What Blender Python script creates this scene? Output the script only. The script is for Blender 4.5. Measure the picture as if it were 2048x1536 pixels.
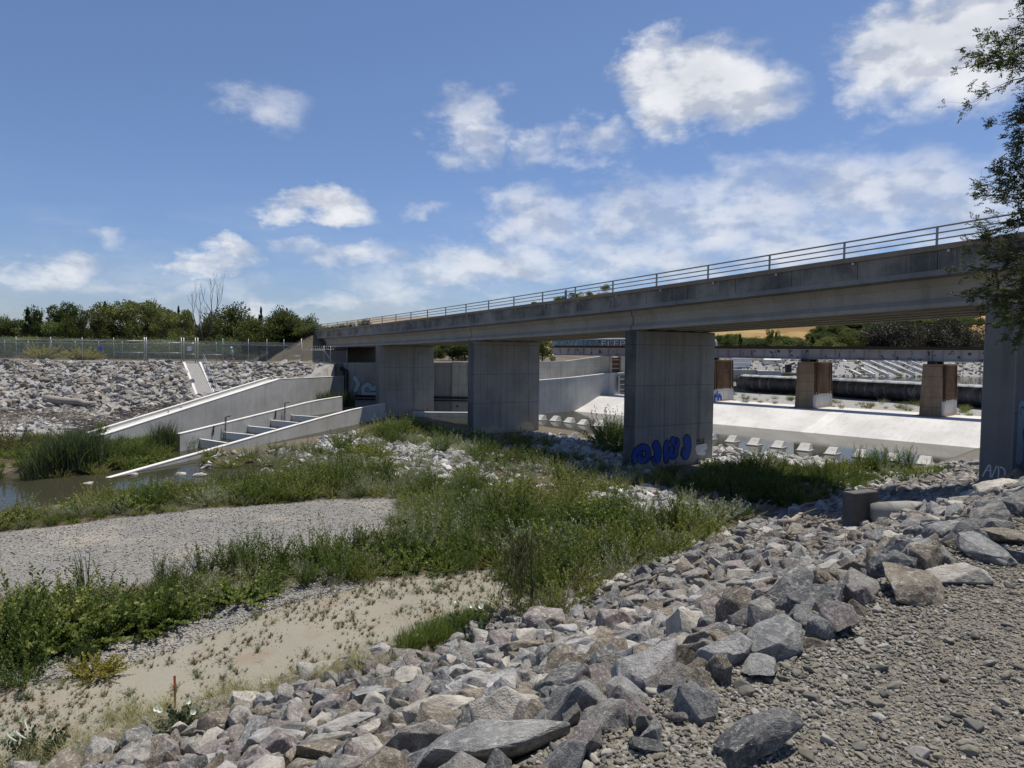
import bpy, bmesh, math, random
import numpy as np
from mathutils import Vector, Matrix, Euler

for _o in list(bpy.data.objects): bpy.data.objects.remove(_o)
SC = bpy.context.scene
COL = SC.collection
rnd = random.Random(11)
nprnd = np.random.RandomState(5)
R = math.radians
# ---------------------------------------------------------------- camera
EYE, FPX, PITCH, ROLL = 1.6, 1420.0, R(2.74), R(0.57)
cam_d = bpy.data.cameras.new("camera"); cam = bpy.data.objects.new("camera", cam_d); COL.objects.link(cam)
cam_d.sensor_width = 36; cam_d.lens = 36*FPX/2048; cam_d.clip_end = 20000; cam_d.clip_start = 0.05
CR = Matrix.Rotation(R(90)-PITCH, 3, 'X') @ Matrix.Rotation(ROLL, 3, 'Z')
cam.matrix_world = Matrix.Translation((0, 0, EYE)) @ CR.to_4x4()
SC.camera = cam
SC.render.resolution_x, SC.render.resolution_y = 1024, 768
# ---------------------------------------------------------------- view + light
SC.view_settings.view_transform = 'Standard'; SC.view_settings.look = 'None'
SC.view_settings.exposure = 0.40; SC.view_settings.gamma = 1
SUN = Vector((0.26, 0.22, 1.0)).normalized()
sun_d = bpy.data.lights.new("sun", 'SUN'); sun_d.energy = 3.9; sun_d.angle = R(0.53); sun_d.color = (1.0, 0.935, 0.83)
sun = bpy.data.objects.new("sun", sun_d); COL.objects.link(sun)
sun.rotation_euler = SUN.to_track_quat('Z', 'Y').to_euler(); sun.location = (0, 0, 60)

class NT:
    def __init__(s, tree): s.t = tree; tree.nodes.clear()
    def n(s, typ, **kw):
        nd = s.t.nodes.new(typ)
        for k, v in kw.items():
            if k.startswith('i_'):
                key = k[2:]
                key = int(key) if key.isdigit() else key.replace('_', ' ')
                s.set(nd.inputs[key], v)
            else: setattr(nd, k, v)
        return nd
    def set(s, sock, v):
        if isinstance(v, bpy.types.NodeSocket): s.t.links.new(v, sock)
        elif isinstance(v, bpy.types.Node): s.t.links.new(v.outputs[0], sock)
        else: sock.default_value = v
    def m(s, op, a, b=0.0, c=None, clamp=False):
        nd = s.t.nodes.new('ShaderNodeMath'); nd.operation = op; nd.use_clamp = clamp
        s.set(nd.inputs[0], a); s.set(nd.inputs[1], b)
        if c is not None: s.set(nd.inputs[2], c)
        return nd.outputs[0]
    def vm(s, op, a, b=None, out=0):
        nd = s.t.nodes.new('ShaderNodeVectorMath'); nd.operation = op
        s.set(nd.inputs[0], a)
        if b is not None:
            if op == 'SCALE': s.set(nd.inputs['Scale'], b)
            else: s.set(nd.inputs[1], b)
        return nd.outputs['Value'] if op in ('LENGTH', 'DOT_PRODUCT', 'DISTANCE') else nd.outputs[0]
    def mix(s, f, a, b, mode='MIX'):
        nd = s.t.nodes.new('ShaderNodeMix'); nd.data_type = 'RGBA'; nd.blend_type = mode
        c4 = lambda v: (*v, 1.0) if isinstance(v, tuple) and len(v) == 3 else v
        s.set(nd.inputs[0], f); s.set(nd.inputs[6], c4(a)); s.set(nd.inputs[7], c4(b))
        return nd.outputs[2]
    def noise(s, vec, scale, detail=4, rough=0.55, col=False, dist=0.0):
        nd = s.t.nodes.new('ShaderNodeTexNoise'); s.set(nd.inputs['Vector'], vec)
        nd.inputs['Scale'].default_value = scale; nd.inputs['Detail'].default_value = detail
        nd.inputs['Roughness'].default_value = rough; nd.inputs['Distortion'].default_value = dist
        return nd.outputs[1 if col else 0]
    def vor(s, vec, scale, feature='F1', out=0, rand=1.0):
        nd = s.t.nodes.new('ShaderNodeTexVoronoi'); nd.feature = feature; s.set(nd.inputs['Vector'], vec)
        nd.inputs['Scale'].default_value = scale; nd.inputs['Randomness'].default_value = rand
        return nd.outputs[out]
    def ramp(s, f, lo, hi):
        nd = s.t.nodes.new('ShaderNodeMapRange'); nd.interpolation_type = 'SMOOTHSTEP'
        s.set(nd.inputs[0], f); nd.inputs[1].default_value = lo; nd.inputs[2].default_value = hi
        return nd.outputs[0]
    def scalev(s, vec, xyz):
        nd = s.t.nodes.new('ShaderNodeMapping'); s.set(nd.inputs[0], vec); nd.inputs['Scale'].default_value = xyz
        return nd.outputs[0]
    def bump(s, h, strength, dist):
        nd = s.t.nodes.new('ShaderNodeBump'); nd.inputs['Strength'].default_value = strength
        nd.inputs['Distance'].default_value = dist; s.set(nd.inputs['Height'], h)
        return nd.outputs[0]

# ---------------------------------------------------------------- sky (clouds are directions in the sky)
def ang(x, y):
    d = CR @ Vector(((x-1024)/FPX, -(y-768)/FPX, -1.0)); d.normalize()
    return math.atan2(d.x, d.y), math.asin(d.z)
world = bpy.data.worlds.new("World"); SC.world = world; world.use_nodes = True
w = NT(world.node_tree)
tc = w.n('ShaderNodeTexCoord'); dirv = tc.outputs['Generated']
sky = w.n('ShaderNodeTexSky'); sky.sky_type = 'NISHITA'; sky.sun_disc = False
sky.sun_elevation = math.asin(SUN.z); sky.sun_rotation = math.atan2(SUN.x, SUN.y)
sky.air_density = 1.1; sky.dust_density = 0.35; sky.ozone_density = 2.5; sky.altitude = 20
sep = w.n('ShaderNodeSeparateXYZ', i_0=dirv)
az = w.m('ARCTAN2', sep.outputs[0], sep.outputs[1]); el = w.m('ARCSINE', sep.outputs[2])
q = w.n('ShaderNodeCombineXYZ', i_0=az, i_1=el)
# texture coordinates stretched so that low clouds look flatter
tq = w.n('ShaderNodeCombineXYZ', i_0=az, i_1=w.m('MULTIPLY', el, 1.7))
wp = w.noise(tq, 7.0, 5, 0.6, col=True)
wv = w.vm('MULTIPLY', w.vm('SUBTRACT', wp, (0.5, 0.5, 0.5)), (0.20, 0.12, 0.0))
wp2 = w.noise(tq, 26.0, 4, 0.6, col=True)
wv2 = w.vm('MULTIPLY', w.vm('SUBTRACT', wp2, (0.5, 0.5, 0.5)), (0.05, 0.035, 0.0))
qw = w.vm('ADD', w.vm('ADD', q, wv), wv2)
CLOUDS = [  # px centre, px radii, weight
    (1400, 165, 180, 92, 1.0), (1300, 120, 80, 62, .7), (1880, 115, 210, 110, .95), (1990, 40, 190, 130, 1.0), (930, 245, 80, 64, .5), (970, 268, 58, 42, .45),
    (1190, 280, 95, 40, .5), (1060, 300, 60, 30, .36), (650, 410, 120, 44, .9), (530, 205, 100, 34, .36), (415, 530, 95, 32, .62), (490, 512, 60, 26, .6),
    (140, 525, 90, 34, .5), (110, 548, 90, 25, .5), (700, 520, 120, 38, .5), (1070, 440, 120, 85, .60), (1290, 440, 180, 110, .52), (1500, 430, 230, 110, .52),
    (1750, 400, 250, 115, .55), (1950, 430, 190, 120, .52), (1000, 530, 200, 60, .7), (1300, 520, 220, 70, .6), (1600, 500, 150, 60, .6), (200, 465, 50, 22, .33),
    (860, 415, 50, 20, .3), (60, 555, 100, 18, .34), (880, 560, 220, 40, .5), (330, 575, 240, 20, .28), (550, 605, 260, 18, .3), (480, 610, 120, 14, .5), (1210, 375, 40, 30, .35), (780, 600, 200, 25, .38)]
field = None; soft = None
for (cx, cy, rx, ry, wt) in CLOUDS:
    is_soft = cy > 280 and cx > 740 or cy > 545 or (cx, cy) in ((930, 245), (970, 265), (1190, 280), (1060, 300), (530, 205), (200, 465), (860, 415))
    a0, e0 = ang(cx, cy); rx /= FPX; ry /= FPX
    k = (1-0.22*((cx-1024)/1024)**2)
    d = w.vm('MULTIPLY', w.vm('SUBTRACT', qw, (a0, e0, 0)), (1/(rx*k), 1/ry, 0))
    v = w.m('MULTIPLY', w.m('SUBTRACT', 1.0, w.m('POWER', w.vm('LENGTH', d), 1.5)), wt)
    if is_soft: soft = v if soft is None else w.m('MAXIMUM', soft, v)
    else: field = v if field is None else w.m('MAXIMUM', field, v)
fb = w.noise(tq, 13.0, 7, 0.56)
fld = w.m('ADD', field, w.m('MULTIPLY', w.m('SUBTRACT', fb, 0.5), 0.95))
fsoft = w.m('ADD', w.m('MULTIPLY', soft, 1.15), w.m('MULTIPLY', w.m('SUBTRACT', fb, 0.5), 1.0))
dens = w.m('MAXIMUM', w.m('MULTIPLY', w.ramp(fld, -0.06, 0.72), 0.95), w.m('MULTIPLY', w.ramp(fsoft, -0.10, 0.80), 0.78))
band = w.m('MULTIPLY', w.ramp(w.noise(w.n('ShaderNodeCombineXYZ', i_0=az, i_1=w.m('MULTIPLY', el, 4.0)), 5.0, 7, 0.6), 0.42, 0.72), w.m('SUBTRACT', 1.0, w.ramp(el, 0.02, 0.26)))
dens = w.m('MAXIMUM', dens, w.m('MULTIPLY', band, 0.26))
# a cloud is greyer where it is thick and low
tq2 = w.n('ShaderNodeCombineXYZ', i_0=w.m('ADD', az, 0.006), i_1=w.m('MULTIPLY', w.m('ADD', el, 0.022), 1.7))
fb2 = w.noise(tq2, 13.0, 7, 0.56)
grey = w.m('ADD', w.m('MULTIPLY', w.ramp(w.noise(tq, 9.0, 4, 0.5), 0.35, 0.7), .5), w.m('MULTIPLY', w.ramp(w.m('SUBTRACT', fb2, fb), -.08, .16), .75), clamp=True)
SKYK = 0.066
ccol = w.mix(w.m('MULTIPLY', grey, 0.9), (10.4, 10.5, 10.7), (5.4, 5.9, 7.0))
lowf = w.m('SUBTRACT', 1.0, w.ramp(el, 0.0, 0.42))
skyc = w.mix(1.0, sky.outputs[0], w.mix(lowf, (0.90, 0.95, 1.12), (0.76, 0.86, 1.20)), 'MULTIPLY')
full = w.mix(w.m('MULTIPLY', dens, 0.97), skyc, ccol)
bg = w.n('ShaderNodeBackground', i_Color=full, i_Strength=SKYK)
wo = w.n('ShaderNodeOutputWorld'); w.set(wo.inputs[0], bg)

# ---------------------------------------------------------------- projection helpers: pixel of a 2048x1536 survey picture -> world
def ray(x, y):
    d = CR @ Vector(((x-1024)/FPX, -(y-768)/FPX, -1.0)); return d
def U(x, y, z):                      # on the level plane z
    d = ray(x, y); t = (z-EYE)/d.z
    return (d.x*t, d.y*t)
def D(x, y, Y):                      # at forward distance Y
    d = ray(x, y); t = Y/d.y
    return Vector((d.x*t, Y, EYE+d.z*t))
def to_px(X, Y, Z):
    X = np.asarray(X, float); Y = np.asarray(Y, float); Z = np.asarray(Z, float)
    M = np.array(CR.transposed()); P = np.stack([X, Y, Z-EYE], 0).reshape(3, -1)
    c = M @ P
    dep = np.maximum(-c[2], 1e-3)
    return 1024+FPX*c[0]/dep, 768-FPX*c[1]/dep, -c[2]

# ---------------------------------------------------------------- mesh helpers
class MB:
    def __init__(s): s.v = []; s.f = []
    def add(s, vs, fs):
        b = len(s.v); s.v.extend([tuple(p) for p in vs]); s.f.extend([tuple(i+b for i in f) for f in fs])
    def box(s, x0, x1, y0, y1, z0, z1, bev=0.0):
        if bev <= 0:
            s.add([(x0,y0,z0),(x1,y0,z0),(x1,y1,z0),(x0,y1,z0),(x0,y0,z1),(x1,y0,z1),(x1,y1,z1),(x0,y1,z1)],
                  [(0,3,2,1),(4,5,6,7),(0,1,5,4),(1,2,6,5),(2,3,7,6),(3,0,4,7)])
        else:
            bm = bmesh.new(); bmesh.ops.create_cube(bm, size=1.0)
            for v in bm.verts: v.co = Vector(((x0+x1)/2+v.co.x*(x1-x0), (y0+y1)/2+v.co.y*(y1-y0), (z0+z1)/2+v.co.z*(z1-z0)))
            bmesh.ops.bevel(bm, geom=list(bm.edges), offset=bev, segments=2, affect='EDGES', profile=0.5)
            bm.verts.index_update(); s.add([v.co for v in bm.verts], [[v.index for v in f.verts] for f in bm.faces]); bm.free()
    def obox(s, p0, p1, wdt, z0a, z1a, z0b=None, z1b=None):   # upright slab from p0 to p1, tops may slope
        if z0b is None: z0b, z1b = z0a, z1a
        d = Vector((p1[0]-p0[0], p1[1]-p0[1])); d.normalize(); nx, ny = -d.y*wdt/2, d.x*wdt/2
        s.add([(p0[0]-nx,p0[1]-ny,z0a),(p1[0]-nx,p1[1]-ny,z0b),(p1[0]+nx,p1[1]+ny,z0b),(p0[0]+nx,p0[1]+ny,z0a),
               (p0[0]-nx,p0[1]-ny,z1a),(p1[0]-nx,p1[1]-ny,z1b),(p1[0]+nx,p1[1]+ny,z1b),(p0[0]+nx,p0[1]+ny,z1a)],
              [(0,3,2,1),(4,5,6,7),(0,1,5,4),(1,2,6,5),(2,3,7,6),(3,0,4,7)])
    def tube(s, pts, r, n=6, cap=True):
        pts = [Vector(p) for p in pts]; rr = r if isinstance(r, (list, tuple)) else [r]*len(pts)
        rings = []; up = Vector((0.13, 0.07, 1)).normalized()
        for i, p in enumerate(pts):
            t = (pts[min(i+1, len(pts)-1)]-pts[max(i-1, 0)])
            t = t.normalized() if t.length > 1e-9 else Vector((0,0,1))
            a = t.cross(up)
            if a.length < 0.05: a = t.cross(Vector((1,0,0)))
            a.normalize(); b = t.cross(a)
            rings.append([p+(a*math.cos(2*math.pi*k/n)+b*math.sin(2*math.pi*k/n))*rr[i] for k in range(n)])
        vs = [p for rg in rings for p in rg]; fs = []
        for i in range(len(pts)-1):
            for k in range(n):
                a0 = i*n+k; a1 = i*n+(k+1) % n
                fs.append((a0, a0+n, a1+n, a1))
        if cap: fs.append(tuple(range(n))); fs.append(tuple(reversed(range((len(pts)-1)*n, len(pts)*n))))
        s.add(vs, fs)
    def prism(s, poly, z0, z1):
        n = len(poly); vs = [(p[0],p[1],z0) for p in poly]+[(p[0],p[1],z1) for p in poly]
        s.add(vs, [tuple(reversed(range(n))), tuple(range(n, 2*n))]+[(i,(i+1)%n,(i+1)%n+n,i+n) for i in range(n)])
    def mesh(s, name, smooth=False):
        me = bpy.data.meshes.new(name); me.from_pydata(s.v, [], s.f); me.update()
        bm = bmesh.new(); bm.from_mesh(me); bmesh.ops.recalc_face_normals(bm, faces=bm.faces); bm.to_mesh(me); bm.free()
        if smooth: me.polygons.foreach_set('use_smooth', [True]*len(me.polygons))
        return me
    def build(s, name, mat, parent=None, smooth=False, **kw):
        return obj(name, s.mesh(name, smooth), mat, parent, **kw)
def tag(o, label=None, cat=None, group=None, kind=None):
    if label: o['label'] = label
    if cat: o['category'] = cat
    if group: o['group'] = group
    if kind: o['kind'] = kind
    return o
def obj(name, me, mat=None, parent=None, loc=None, **kw):
    o = bpy.data.objects.new(name, me); COL.objects.link(o)
    if mat is not None and me is not None and len(me.materials) == 0: me.materials.append(mat)
    if parent is not None: o.parent = parent
    if loc is not None: o.location = loc
    return tag(o, **kw) if kw else o
def empty(name, loc=(0,0,0), rz=0.0, **kw):
    o = bpy.data.objects.new(name, None); COL.objects.link(o); o.location = loc; o.rotation_euler = (0,0,rz)
    o.empty_display_size = 0.3
    return tag(o, **kw) if kw else o
def np_mesh(name, V, F, smooth=False, attrs=None):
    """V (n,3), F (m,k) constant k"""
    V = np.asarray(V, np.float32); F = np.asarray(F, np.int32); k = F.shape[1]
    me = bpy.data.meshes.new(name); me.vertices.add(len(V)); me.vertices.foreach_set('co', V.ravel())
    me.loops.add(F.size); me.loops.foreach_set('vertex_index', F.ravel())
    me.polygons.add(len(F)); me.polygons.foreach_set('loop_start', np.arange(0, F.size, k, dtype=np.int32))
    if smooth: me.polygons.foreach_set('use_smooth', np.ones(len(F), bool))
    me.update(calc_edges=True); me.validate()
    for nm, (typ, dat) in (attrs or {}).items():
        a = me.attributes.new(nm, typ, 'POINT')
        a.data.foreach_set({'FLOAT':'value','FLOAT_COLOR':'color'}[typ], np.asarray(dat, np.float32).ravel())
    return me
def copy_tree(o, parent=None):
    c = o.copy(); COL.objects.link(c); c.parent = parent
    for ch in list(o.children): copy_tree(ch, c)
    return c
ORD = ['first','second','third','fourth','fifth','sixth','seventh','eighth','ninth','tenth','eleventh','twelfth','thirteenth','fourteenth','fifteenth','sixteenth','seventeenth','eighteenth','nineteenth','twentieth']
def ordinal(i):
    if i < 20: return ORD[i]
    tens = {2:'twenty',3:'thirty',4:'forty',5:'fifty',6:'sixty',7:'seventy',8:'eighty',9:'ninety'}
    t, u = divmod(i+1, 10)
    return (tens[t]+'-'+ORD[u-1]) if u else {2:'twentieth',3:'thirtieth',4:'fortieth',5:'fiftieth',6:'sixtieth',7:'seventieth',8:'eightieth',9:'ninetieth'}[t]

# instanced stuff: one object whose vertices carry rot / scale / pick
def scatter(name, protos, P, rot, scl, pick, label=None):
    pc = bpy.data.collections.new(name+'_sources')
    for i, me in enumerate(protos):
        o = bpy.data.objects.new('source_%s_%02d' % (name, i), me); pc.objects.link(o)
    me = bpy.data.meshes.new(name); P = np.asarray(P, np.float32)
    me.vertices.add(len(P)); me.vertices.foreach_set('co', P.ravel())
    a = me.attributes.new('rot', 'FLOAT_VECTOR', 'POINT'); a.data.foreach_set('vector', np.asarray(rot, np.float32).ravel())
    a = me.attributes.new('scl', 'FLOAT_VECTOR', 'POINT'); a.data.foreach_set('vector', np.asarray(scl, np.float32).ravel())
    a = me.attributes.new('pick', 'INT', 'POINT'); a.data.foreach_set('value', np.asarray(pick, np.int32).ravel())
    o = bpy.data.objects.new(name, me); COL.objects.link(o)
    ng = bpy.data.node_groups.new(name+'_nodes', 'GeometryNodeTree')
    ng.interface.new_socket('Geometry', in_out='INPUT', socket_type='NodeSocketGeometry')
    ng.interface.new_socket('Geometry', in_out='OUTPUT', socket_type='NodeSocketGeometry')
    N = ng.nodes; L = ng.links
    gi = N.new('NodeGroupInput'); go = N.new('NodeGroupOutput')
    ip = N.new('GeometryNodeInstanceOnPoints'); ci = N.new('GeometryNodeCollectionInfo')
    ci.inputs['Collection'].default_value = pc; ci.inputs['Separate Children'].default_value = True; ci.inputs['Reset Children'].default_value = True
    def attr(nm, typ):
        nd = N.new('GeometryNodeInputNamedAttribute'); nd.data_type = typ; nd.inputs[0].default_value = nm; return nd.outputs[0]
    m2p = N.new('GeometryNodeMeshToPoints'); L.new(gi.outputs[0], m2p.inputs['Mesh'])
    L.new(m2p.outputs[0], ip.inputs['Points']); L.new(ci.outputs[0], ip.inputs['Instance'])
    ip.inputs['Pick Instance'].default_value = True
    L.new(attr('pick', 'INT'), ip.inputs['Instance Index'])
    e2r = N.new('FunctionNodeEulerToRotation'); L.new(attr('rot', 'FLOAT_VECTOR'), e2r.inputs[0]); L.new(e2r.outputs[0], ip.inputs['Rotation'])
    L.new(attr('scl', 'FLOAT_VECTOR'), ip.inputs['Scale'])
    L.new(ip.outputs[0], go.inputs[0])
    md = o.modifiers.new('scatter', 'NODES'); md.node_group = ng
    o['kind'] = 'stuff'
    if label: o['label'] = label
    return o

# ---------------------------------------------------------------- materials
def new_mat(name):
    m = bpy.data.materials.new(name); m.use_nodes = True
    return m, NT(m.node_tree)
def finish(t, col, rough=0.85, normal=None, spec=0.3, metal=0.0):
    p = t.n('ShaderNodeBsdfPrincipled'); t.set(p.inputs['Base Color'], (*col, 1) if isinstance(col, tuple) and len(col) == 3 else col)
    t.set(p.inputs['Roughness'], rough); p.inputs['Specular IOR Level'].default_value = spec; t.set(p.inputs['Metallic'], metal)
    if normal is not None: t.set(p.inputs['Normal'], normal)
    o = t.n('ShaderNodeOutputMaterial'); t.set(o.inputs[0], p); return p
def flat_mat(name, col, rough=0.6, metal=0.0, var=0.25, scale=6.0, spec=0.3):
    m, t = new_mat(name); c = t.n('ShaderNodeTexCoord').outputs['Object']
    nz = t.noise(c, scale, 5, 0.6)
    finish(t, t.mix(nz, tuple(x*(1-var) for x in col), tuple(x*(1+var) for x in col)), rough, t.bump(nz, 0.15, 0.01), spec, metal)
    return m
def concrete(name, base=(.33,.325,.305), stain=(.12,.115,.105), light=(.47,.46,.43), joint_x=0.6, joint_z=2.4, streak=0.5, streak_scale=3.0, ls=None, tide=None):
    """board-marked concrete: pour joints, vertical run stains, blotches"""
    m, t = new_mat(name); c = t.n('ShaderNodeTexCoord').outputs['Object']
    blot = t.noise(c, 0.5, 6, 0.6); fine = t.noise(c, 14, 5, 0.65)
    st = t.noise(t.scalev(c, (streak_scale, streak_scale, 0.10)), 1.0, 6, 0.65)
    st2 = t.noise(t.scalev(c, (9, 9, 0.25)), 1.0, 4, 0.6)
    col = t.mix(t.ramp(blot, .3, .7), base, light)
    col = t.mix(t.m('MULTIPLY', t.ramp(st, .5, .8), streak), col, stain)
    col = t.mix(t.m('MULTIPLY', t.ramp(st2, .56, .72), streak*.5 if ls is None else ls), col, light)
    col = t.mix(t.m('MULTIPLY', t.ramp(fine, .35, .7), .22), col, stain)
    s = t.n('ShaderNodeSeparateXYZ', i_0=c)
    def lines(v, step, wd):
        f = t.m('ABSOLUTE', t.m('SUBTRACT', t.m('FRACT', t.m('DIVIDE', v, step)), 0.5))
        return t.ramp(f, 0.5-wd/step, 0.5-wd/step*0.3)
    hz = None
    if joint_z: hz = lines(t.m('ADD', s.outputs[2], 0.37), joint_z, 0.03)
    if joint_x:
        vx = lines(s.outputs[0], joint_x, 0.02)
        hz = vx if hz is None else t.m('MAXIMUM', hz, vx)
    if hz is not None: col = t.mix(t.m('MULTIPLY', hz, .55), col, stain)
    if tide:
        tz = t.m('ADD', s.outputs[2], t.m('MULTIPLY', t.m('SUBTRACT', st, .5), 2.2)); col = t.mix(t.m('MULTIPLY', t.m('SUBTRACT', 1.0, t.ramp(tz, tide[0], tide[1])), .6), col, tide[2])
        th_ = t.vor(t.scalev(c, (1/1.24, 0.0, 1/1.17)), 1.0, out=0, rand=0.0); on_ = t.n('ShaderNodeSeparateXYZ', i_0=t.n('ShaderNodeTexCoord').outputs['Normal']); col = t.mix(t.m('MULTIPLY', t.m('MULTIPLY', t.m('SUBTRACT', 1.0, t.ramp(th_, .022, .035)), t.ramp(t.m('ABSOLUTE', on_.outputs[1]), .6, .8)), .7), col, (.03,.03,.03))
    h = t.m('ADD', t.m('MULTIPLY', fine, .4), t.m('MULTIPLY', blot, .6))
    if hz is not None: h = t.m('SUBTRACT', h, hz)
    finish(t, col, 0.9, t.bump(h, 0.35, 0.02), 0.2)
    return m
# ================================================================ TERRAIN
def sstep(a, b, x):
    t = np.clip((x-a)/(b-a), 0, 1); return t*t*(3-2*t)
def seg_d(P, X, Y, closed):
    d = np.full(np.shape(X), 1e9); n = len(P)
    for i in range(n if closed else n-1):
        ax, ay = P[i]; bx, by = P[(i+1) % n]; dx, dy = bx-ax, by-ay
        t = np.clip(((X-ax)*dx+(Y-ay)*dy)/(dx*dx+dy*dy+1e-12), 0, 1)
        d = np.minimum(d, np.hypot(X-ax-t*dx, Y-ay-t*dy))
    return d
def inside(P, X, Y):
    r = np.zeros(np.shape(X), bool); n = len(P)
    for i in range(n):
        ax, ay = P[i]; bx, by = P[(i+1) % n]
        if ay == by: continue
        c = ((ay > Y) != (by > Y)) & (X < (bx-ax)*(Y-ay)/(by-ay)+ax)
        r ^= c
    return r
def sd(P, X, Y):
    d = seg_d(P, X, Y, True); return np.where(inside(P, X, Y), d, -d)
def wob(X, Y, s, ph=0.0):
    return (np.sin(X*1.0/s+1.3*np.sin(Y*.71/s+ph)+ph)+np.sin(Y*1.13/s+1.7*np.sin(X*.63/s+2+ph)-ph)+.5*np.sin((X+Y)*2.1/s+ph))/2.5
def nc(X, Y): return -.69*X+.724*Y
def mc(X, Y): return .724*X+.69*Y
BED, WL, RES = -5.1, -5.55, -1.75
near_shore = [(-400,1090),(-200,1062),(0,1032),(110,1020),(200,1002),(330,984),(450,962),(545,952),(535,922),(400,943),(385,930),(392,905),(480,903),(560,893),(640,880),(745,853),(800,846),(870,850),(935,855),(1060,856),(1150,866),(1240,884),(1400,899),(1500,912),(1640,926),(1760,945),(1870,962),(1960,972)]
reed_shore = [(-400,968),(0,958),(90,957),(200,946),(262,936),(330,916),(352,904)]
NS = [U(x, y, WL) for x, y in near_shore]; RS = [U(x, y, WL) for x, y in reed_shore]
W2a, W2b = (-22.8, 48.3), (-18.2, 66.7)
POND = NS+[(45,40),(75,45),(62,80),(11.5,90),(2.7,80.3),(-5,81),(-16,82)]+[W2b, W2a]+RS[::-1]
def w1x(Y): return -27.8+.2493*(Y-47.9)
def w1top(Y): return np.where(Y < 68.6, -4.4+(Y-47.9)/20.7*3.0, -1.4-(Y-68.6)*.012)
def w3x(Y): return -22.3+.25*(Y-37)
QL = [(-19.4,82.2),(-5,81.2),(2.5,80.5),(3.2,83.6),(6.6,86.0),(11.7,90.0),(14.4,92.3),(29,101.5),(42,97.0),(67,102.5),(130,118),(400,190)]
QP = QL+[(400,3000),(-3000,3000),(-3000,82.2)]
BA = R(31.6); BU = (-math.sin(BA), math.cos(BA)); BV = (math.cos(BA), math.sin(BA)); BO = (6.47, 41.0)
def to_bridge(X, Y): return (X-BO[0])*BV[0]+(Y-BO[1])*BV[1], (X-BO[0])*BU[0]+(Y-BO[1])*BU[1]
def from_bridge(lx, ly): return BO[0]+lx*BV[0]+ly*BU[0], BO[1]+lx*BV[1]+ly*BU[1]
def terr(X, Y):
    X = np.asarray(X, float); Y = np.asarray(Y, float); n = nc(X, Y); m = mc(X, Y)
    bed = BED+.10*wob(X, Y, 4.0)+.05*wob(X, Y, 1.3, 1.0)
    sp = sd(POND, X, Y)
    bed = np.where(sp > -1.2, bed+(WL-.06-bed)*sstep(-1.2, 0, sp), bed)
    bed = np.where(sp > 0, WL-.06-np.minimum(.8, sp*.45), bed)
    up = sstep(63.3, 69.0, m)
    bed = bed*(1-up)+(-3.97+.05*wob(X, Y, 2.0))*up
    bed = bed+(-3.4-bed)*sstep(96, 104, m)*0
    s = np.clip((n-1.7-.2*wob(m, 0*m, 3.0))/11.4, -1, 1)
    near = np.where(s < 0, 0.02*wob(X, Y, .9), np.interp(np.clip(s, 0, 1)*11.4, [0,.5,1.6,3.4,6.2,9.0,11.4], [0,-.28,-.98,-2.05,-3.4,-4.45,-5.1]))
    near = near-.45*sstep(5, 13, m)*sstep(1.8, 3.6, n)*sstep(12, 8, n)
    z = np.where(n < 13.6, np.maximum(near, bed), bed)
    # far bank behind walls and upstream shore
    sq = sd(QP, X, Y); wid = .3+9.0*sstep(12, 24, X)
    zf = -5.0+(4.95+.25*sstep(25, 50, X))*np.clip((sq+.0)/wid, 0, 1)
    zf = np.where(X > 12, np.maximum(zf, -3.97+4.3*np.clip(sq/wid, 0, 1)), zf)
    z = np.where(sq > 0, np.maximum(z, zf), z)
    # left bank: shelf, stone slope, path
    L = (X < w1x(Y)-.15) & (Y > 40)
    prof = np.interp(Y, [40,43.5,48,56,66,79.3,80.2,3000], [-6.2,-5.45,-5.2,-5.0,-4.75,-.32,-.2,-.2])+.06*wob(X, Y, 2.2)*(Y < 80)
    dw = np.maximum(w1x(Y)-X, 0)
    prof = np.where((Y > 47.9) & (Y < 80), np.maximum(prof, w1top(Y)-.12-.24*dw), prof)
    rs = sd(RS+[(-3000,60),(-3000,36)], X, Y)
    Ls = (X < w1x(Y)-.15) & (Y > 46) | ((X < W2a[0]+.25*(Y-W2a[1])) & (Y <= 49) & (sp < 0) & (X < -20) & (Y > 34) & (nc(X, Y) > 40))
    z = np.where(L & (Y > 46), prof, z)
    strip = (X >= w1x(Y)-.15) & (X < W2a[0]+.25*(Y-W2a[1])) & (Y > 46.5) & (Y < 81)
    z = np.where(strip, -5.42, z)
    # embankments at both ends of the road bridge
    lx, ly = to_bridge(X, Y)
    side = np.maximum(np.maximum(-.6-lx, lx-7.4), 0)
    e1 = 3.45-side/1.6-np.maximum(59.6-ly, 0)/1.4-np.maximum(ly-75, 0)*.03
    z = np.where((ly > 45) & (e1 > z) & (Y > 80.5), e1, z)
    e2 = 5.9-side/1.6-np.maximum(ly+38.5, 0)/1.3
    z = np.where((ly < -20) & (e2 > z), e2, z)
    return z
def terr1(x, y): return float(terr(np.array([x]), np.array([y]))[0])
def hit(x, y):
    d = ray(x, y); t = np.concatenate([np.linspace(1.0, 12, 600), np.linspace(12, 120, 1500)])
    X, Y, Z = d.x*t, d.y*t, EYE+d.z*t
    zz = terr(X, Y); k = np.argmax(Z < zz)
    return Vector((X[k], Y[k], zz[k]))

def axis(a, b, st, far, g=1.22):
    c = list(np.arange(a, b+1e-6, st)); lo = []; x = a; s = st
    while x > -far: s *= g; x -= s; lo.append(x)
    hi = []; x = c[-1]; s = st
    while x < far: s *= g; x += s; hi.append(x)
    return np.array(lo[::-1]+c+hi)
gx = axis(-68, 90, .4, 9000); gy = axis(-8, 124, .4, 9000)
GX, GY = np.meshgrid(gx, gy); GZ = terr(GX, GY)
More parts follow.
